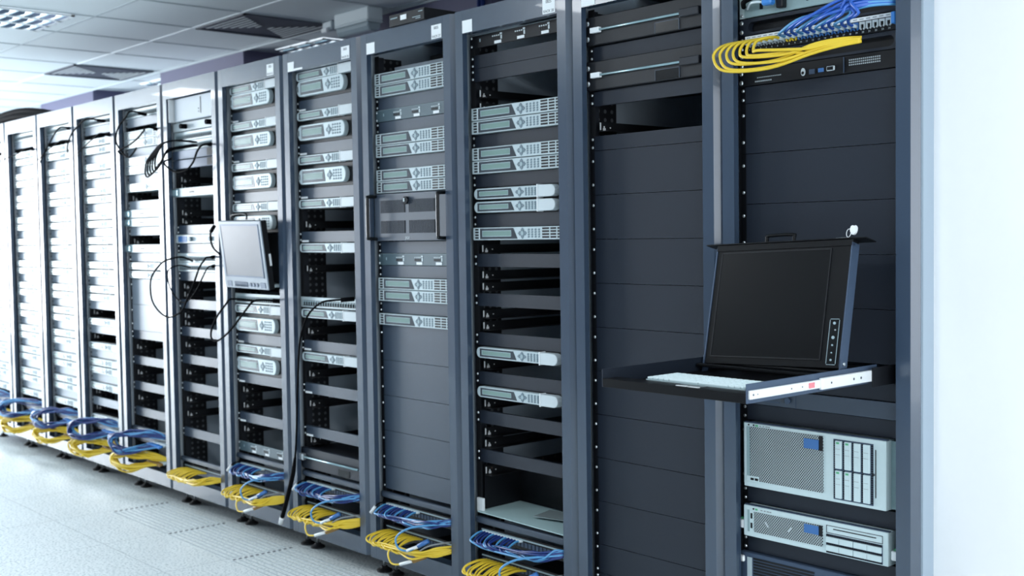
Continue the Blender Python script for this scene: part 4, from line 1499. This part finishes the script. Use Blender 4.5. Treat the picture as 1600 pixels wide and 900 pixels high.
CB = {
'c1':[(-2.387,.035,1.062),(-2.427,-0.060,1.058),(-2.496,-0.060,1.041),(-2.563,-0.060,1.004),(-2.608,-0.060,0.951),(-2.641,-0.060,0.873),(-2.662,-0.060,0.717),(-2.681,-0.060,0.508),(-2.695,-0.060,0.415)],
'c1b':[(-2.695,-0.060,0.415),(-2.713,-0.060,0.348),(-2.746,-0.060,0.277),(-2.780,-0.060,0.206),(-2.808,-0.060,0.153)],
'c2':[(-2.93,.038,1.035),(-2.945,-0.050,1.045),(-2.975,-0.080,1.037),(-3.032,-0.080,1.002),(-3.110,-0.080,0.950),(-3.186,-0.080,0.902),(-3.268,-0.080,0.864),(-3.321,-0.080,0.853),(-3.354,-0.080,0.868),(-3.345,-0.080,0.908),(-3.288,-0.080,0.967),(-3.209,-0.080,1.019),(-3.156,-0.080,1.044),(-3.16,.03,1.03)],
'c3':[(-3.352,-0.050,1.362),(-3.389,-0.050,1.336),(-3.392,-0.050,1.296),(-3.366,-0.050,1.261),(-3.311,-0.050,1.236)],
'c4':[(-3.50,.035,1.222),(-3.456,-0.040,1.220),(-3.425,-0.070,1.206),(-3.430,-0.090,1.176),(-3.460,-0.100,1.115),(-3.524,-0.100,1.046),(-3.589,-0.100,0.982),(-3.666,-0.100,0.953),(-3.744,-0.100,0.942),(-3.839,-0.100,0.967),(-3.906,-0.100,1.013),(-3.923,-0.100,1.071),(-3.905,-0.100,1.128),(-3.825,-0.100,1.179),(-3.744,-0.100,1.207),(-3.649,-0.070,1.222),(-3.75,.035,1.20)],
'c5':[(-3.52,.035,1.180),(-3.44,-0.040,1.178),(-3.411,-0.080,1.142),(-3.474,-0.080,1.081),(-3.536,-0.080,1.039),(-3.612,-0.080,1.013),(-3.674,-0.080,1.027),(-3.741,-0.080,1.067),(-3.775,-0.080,1.122),(-3.759,-0.080,1.164),(-3.694,-0.060,1.183),(-3.78,.035,1.17)],
'c7':[(-3.50,.035,1.735),(-3.46,-0.040,1.727),(-3.480,-0.060,1.699),(-3.522,-0.060,1.653),(-3.594,-0.060,1.620),(-3.696,-0.060,1.615),(-3.785,-0.060,1.641),(-3.820,-0.060,1.670),(-3.87,.0,1.69)],
'c8':[(-4.04,.035,1.84),(-4.03,-0.050,1.850),(-4.060,-0.050,1.834),(-4.128,-0.050,1.805),(-4.232,-0.050,1.777),(-4.370,-0.050,1.754),(-4.44,.02,1.74)],
'c9':[(-4.21,.035,1.93),(-4.20,-0.050,1.941),(-4.273,-0.050,1.914),(-4.362,-0.050,1.872),(-4.394,-0.050,1.810),(-4.335,-0.050,1.756),(-4.252,-0.050,1.718),(-4.182,-0.050,1.738),(-4.150,-0.050,1.758)],
'c10':[(-4.72,.035,1.94),(-4.759,-0.050,1.950),(-4.886,-0.050,1.923),(-4.989,-0.050,1.883),(-5.045,-0.050,1.827),(-5.044,-0.050,1.789)],
'c11':[(-4.60,.03,1.85),(-4.60,-0.040,1.864),(-4.697,-0.040,1.848),(-4.822,-0.040,1.813),(-4.923,-0.040,1.782),(-4.988,-0.010,1.772)],
'c12':[(-5.15,.035,1.93),(-5.15,-0.040,1.939),(-5.251,-0.040,1.913),(-5.366,-0.040,1.849),(-5.455,-0.040,1.795),(-5.558,-0.020,1.766)],
'c13':[(-5.16,.03,1.86),(-5.176,-0.030,1.868),(-5.314,-0.030,1.846),(-5.453,-0.030,1.815),(-5.585,-0.020,1.782)],
'c14':[(-5.72,.03,1.85),(-5.741,-0.030,1.860),(-5.897,-0.030,1.839),(-6.091,-0.030,1.824),(-6.271,-0.030,1.814)],
}
CL = {'c2': 'thin black cable looping out from under the small monitor', 'c3': 'short black cable arching beside the left edge of the small monitor',
      'c4': 'large round black cable loop left of the small monitor', 'c5': 'smaller thin black cable loop inside the large round loop', 'c7': 'single black cable drooping from a plug under the tall white box',
      'c8': 'black cable sloping across silver units, fifth rack from the left', 'c9': 'white tipped black cable curling down at the top, fifth rack from the left',
      'c10': 'upper black cable curving down, fourth rack from the left', 'c11': 'lower black cable sloping down, fourth rack from the left', 'c12': 'upper black cable curving down, third rack from the left',
      'c13': 'lower black cable sloping down, third rack from the left', 'c14': 'thin black cable sagging across the second rack from the left'}
for k, lab in CL.items():
    pts = [Vector(p) for p in CB[k]]
    t = empty('black_cable', tuple(pts[0]), lab, 'cable', 'loose black cables over the rack fronts')
    MB(pts[0]).tube(smooth_path(pts, 6), .0032 if k in ('c5', 'c11', 'c13', 'c14') else .0045, 6).build('sheath', 'cord_black', t)
    a, b_ = pts[0], pts[1]
    d = (b_ - a).normalized()
    MB(pts[0]).tube([a + d * .004, a + d * .045], .0085, 8).build('plug', 'cord_black', t)
# cable with a heavy end hanging in front of the stile
pts = [Vector(p) for p in CB['c1']]
t = empty('hanging_cable', tuple(pts[0]), 'long black cable hanging down between two racks with a silver tipped end', 'cable')
MB(pts[0]).tube(smooth_path(pts, 6), .004, 6).build('sheath', 'cord_black', t)
p2 = [Vector(p) for p in CB['c1b']]
MB(pts[0]).tube(smooth_path(p2, 5), [.005 + .004 * min(1, i / 4) for i in range(len(smooth_path(p2, 5)))], 8).build('thick_end', 'cord_black', t)
d = (p2[-1] - p2[-2]).normalized()
MB(pts[0]).tube([p2[-1], p2[-1] + d * .012, p2[-1] + d * .034], [.011, .010, .009], 8).build('silver_tip', 'steel', t)
MB(pts[0]).tube([pts[0], (pts[0] + pts[1]) / 2], .009, 8).build('plug', 'cord_black', t)
# coil of four thin black cables
base = [(-3.66, .03, 1.755), (-3.70, -.05, 1.762), (-3.80, -0.080, 1.752), (-3.88, -0.080, 1.725), (-3.965, -0.080, 1.680), (-3.99, -0.080, 1.635), (-3.968, -0.080, 1.605), (-3.895, -0.080, 1.625), (-3.816, -0.080, 1.669), (-3.738, -0.070, 1.716), (-3.66, .03, 1.740)]
for i in range(5):
    f = 1 - i * .11
    pts = [Vector((-3.66 + (x + 3.66) * f, y - .004 * i, 1.75 + (z - 1.75) * (1 - i * .05))) for x, y, z in base]
    t = empty('black_cable', tuple(pts[0]), 'thin black cable in the drooping coil under the tall white box', 'cable', 'coil of thin black cables')
    MB(pts[0]).tube(smooth_path(pts, 5), .0042, 6).build('sheath', 'cord_black', t)
# thick black bundle lying over the rack tops at the far end
for i, (dy, dz, r_) in enumerate(((0, 0, .022), (.05, .012, .022), (.025, .034, .024))):
    pts = [(-7.3, .10 + dy, ZT + .022), (-6.9, .10 + dy, ZT + .030 + dz), (-6.535, .10 + dy, ZT + .050 + dz), (-6.232, .10 + dy, ZT + .046 + dz), (-5.947, .10 + dy, ZT + .026 + dz * .7), (-5.72, .10 + dy, ZT + .021), (-5.56, .11 + dy, ZT + .016)]
    p = smooth_path(pts, 5)
    t = MB().tube(p, [r_ * (1 - .5 * max(0, (i_ - len(p) * .7) / (len(p) * .3))) for i_ in range(len(p))], 10).build('cable_bundle', 'cord_black')
    tag(t, 'thick black cable trunk arching over the tops of the farthest racks', 'cable', 'thick cable trunks on the rack tops')
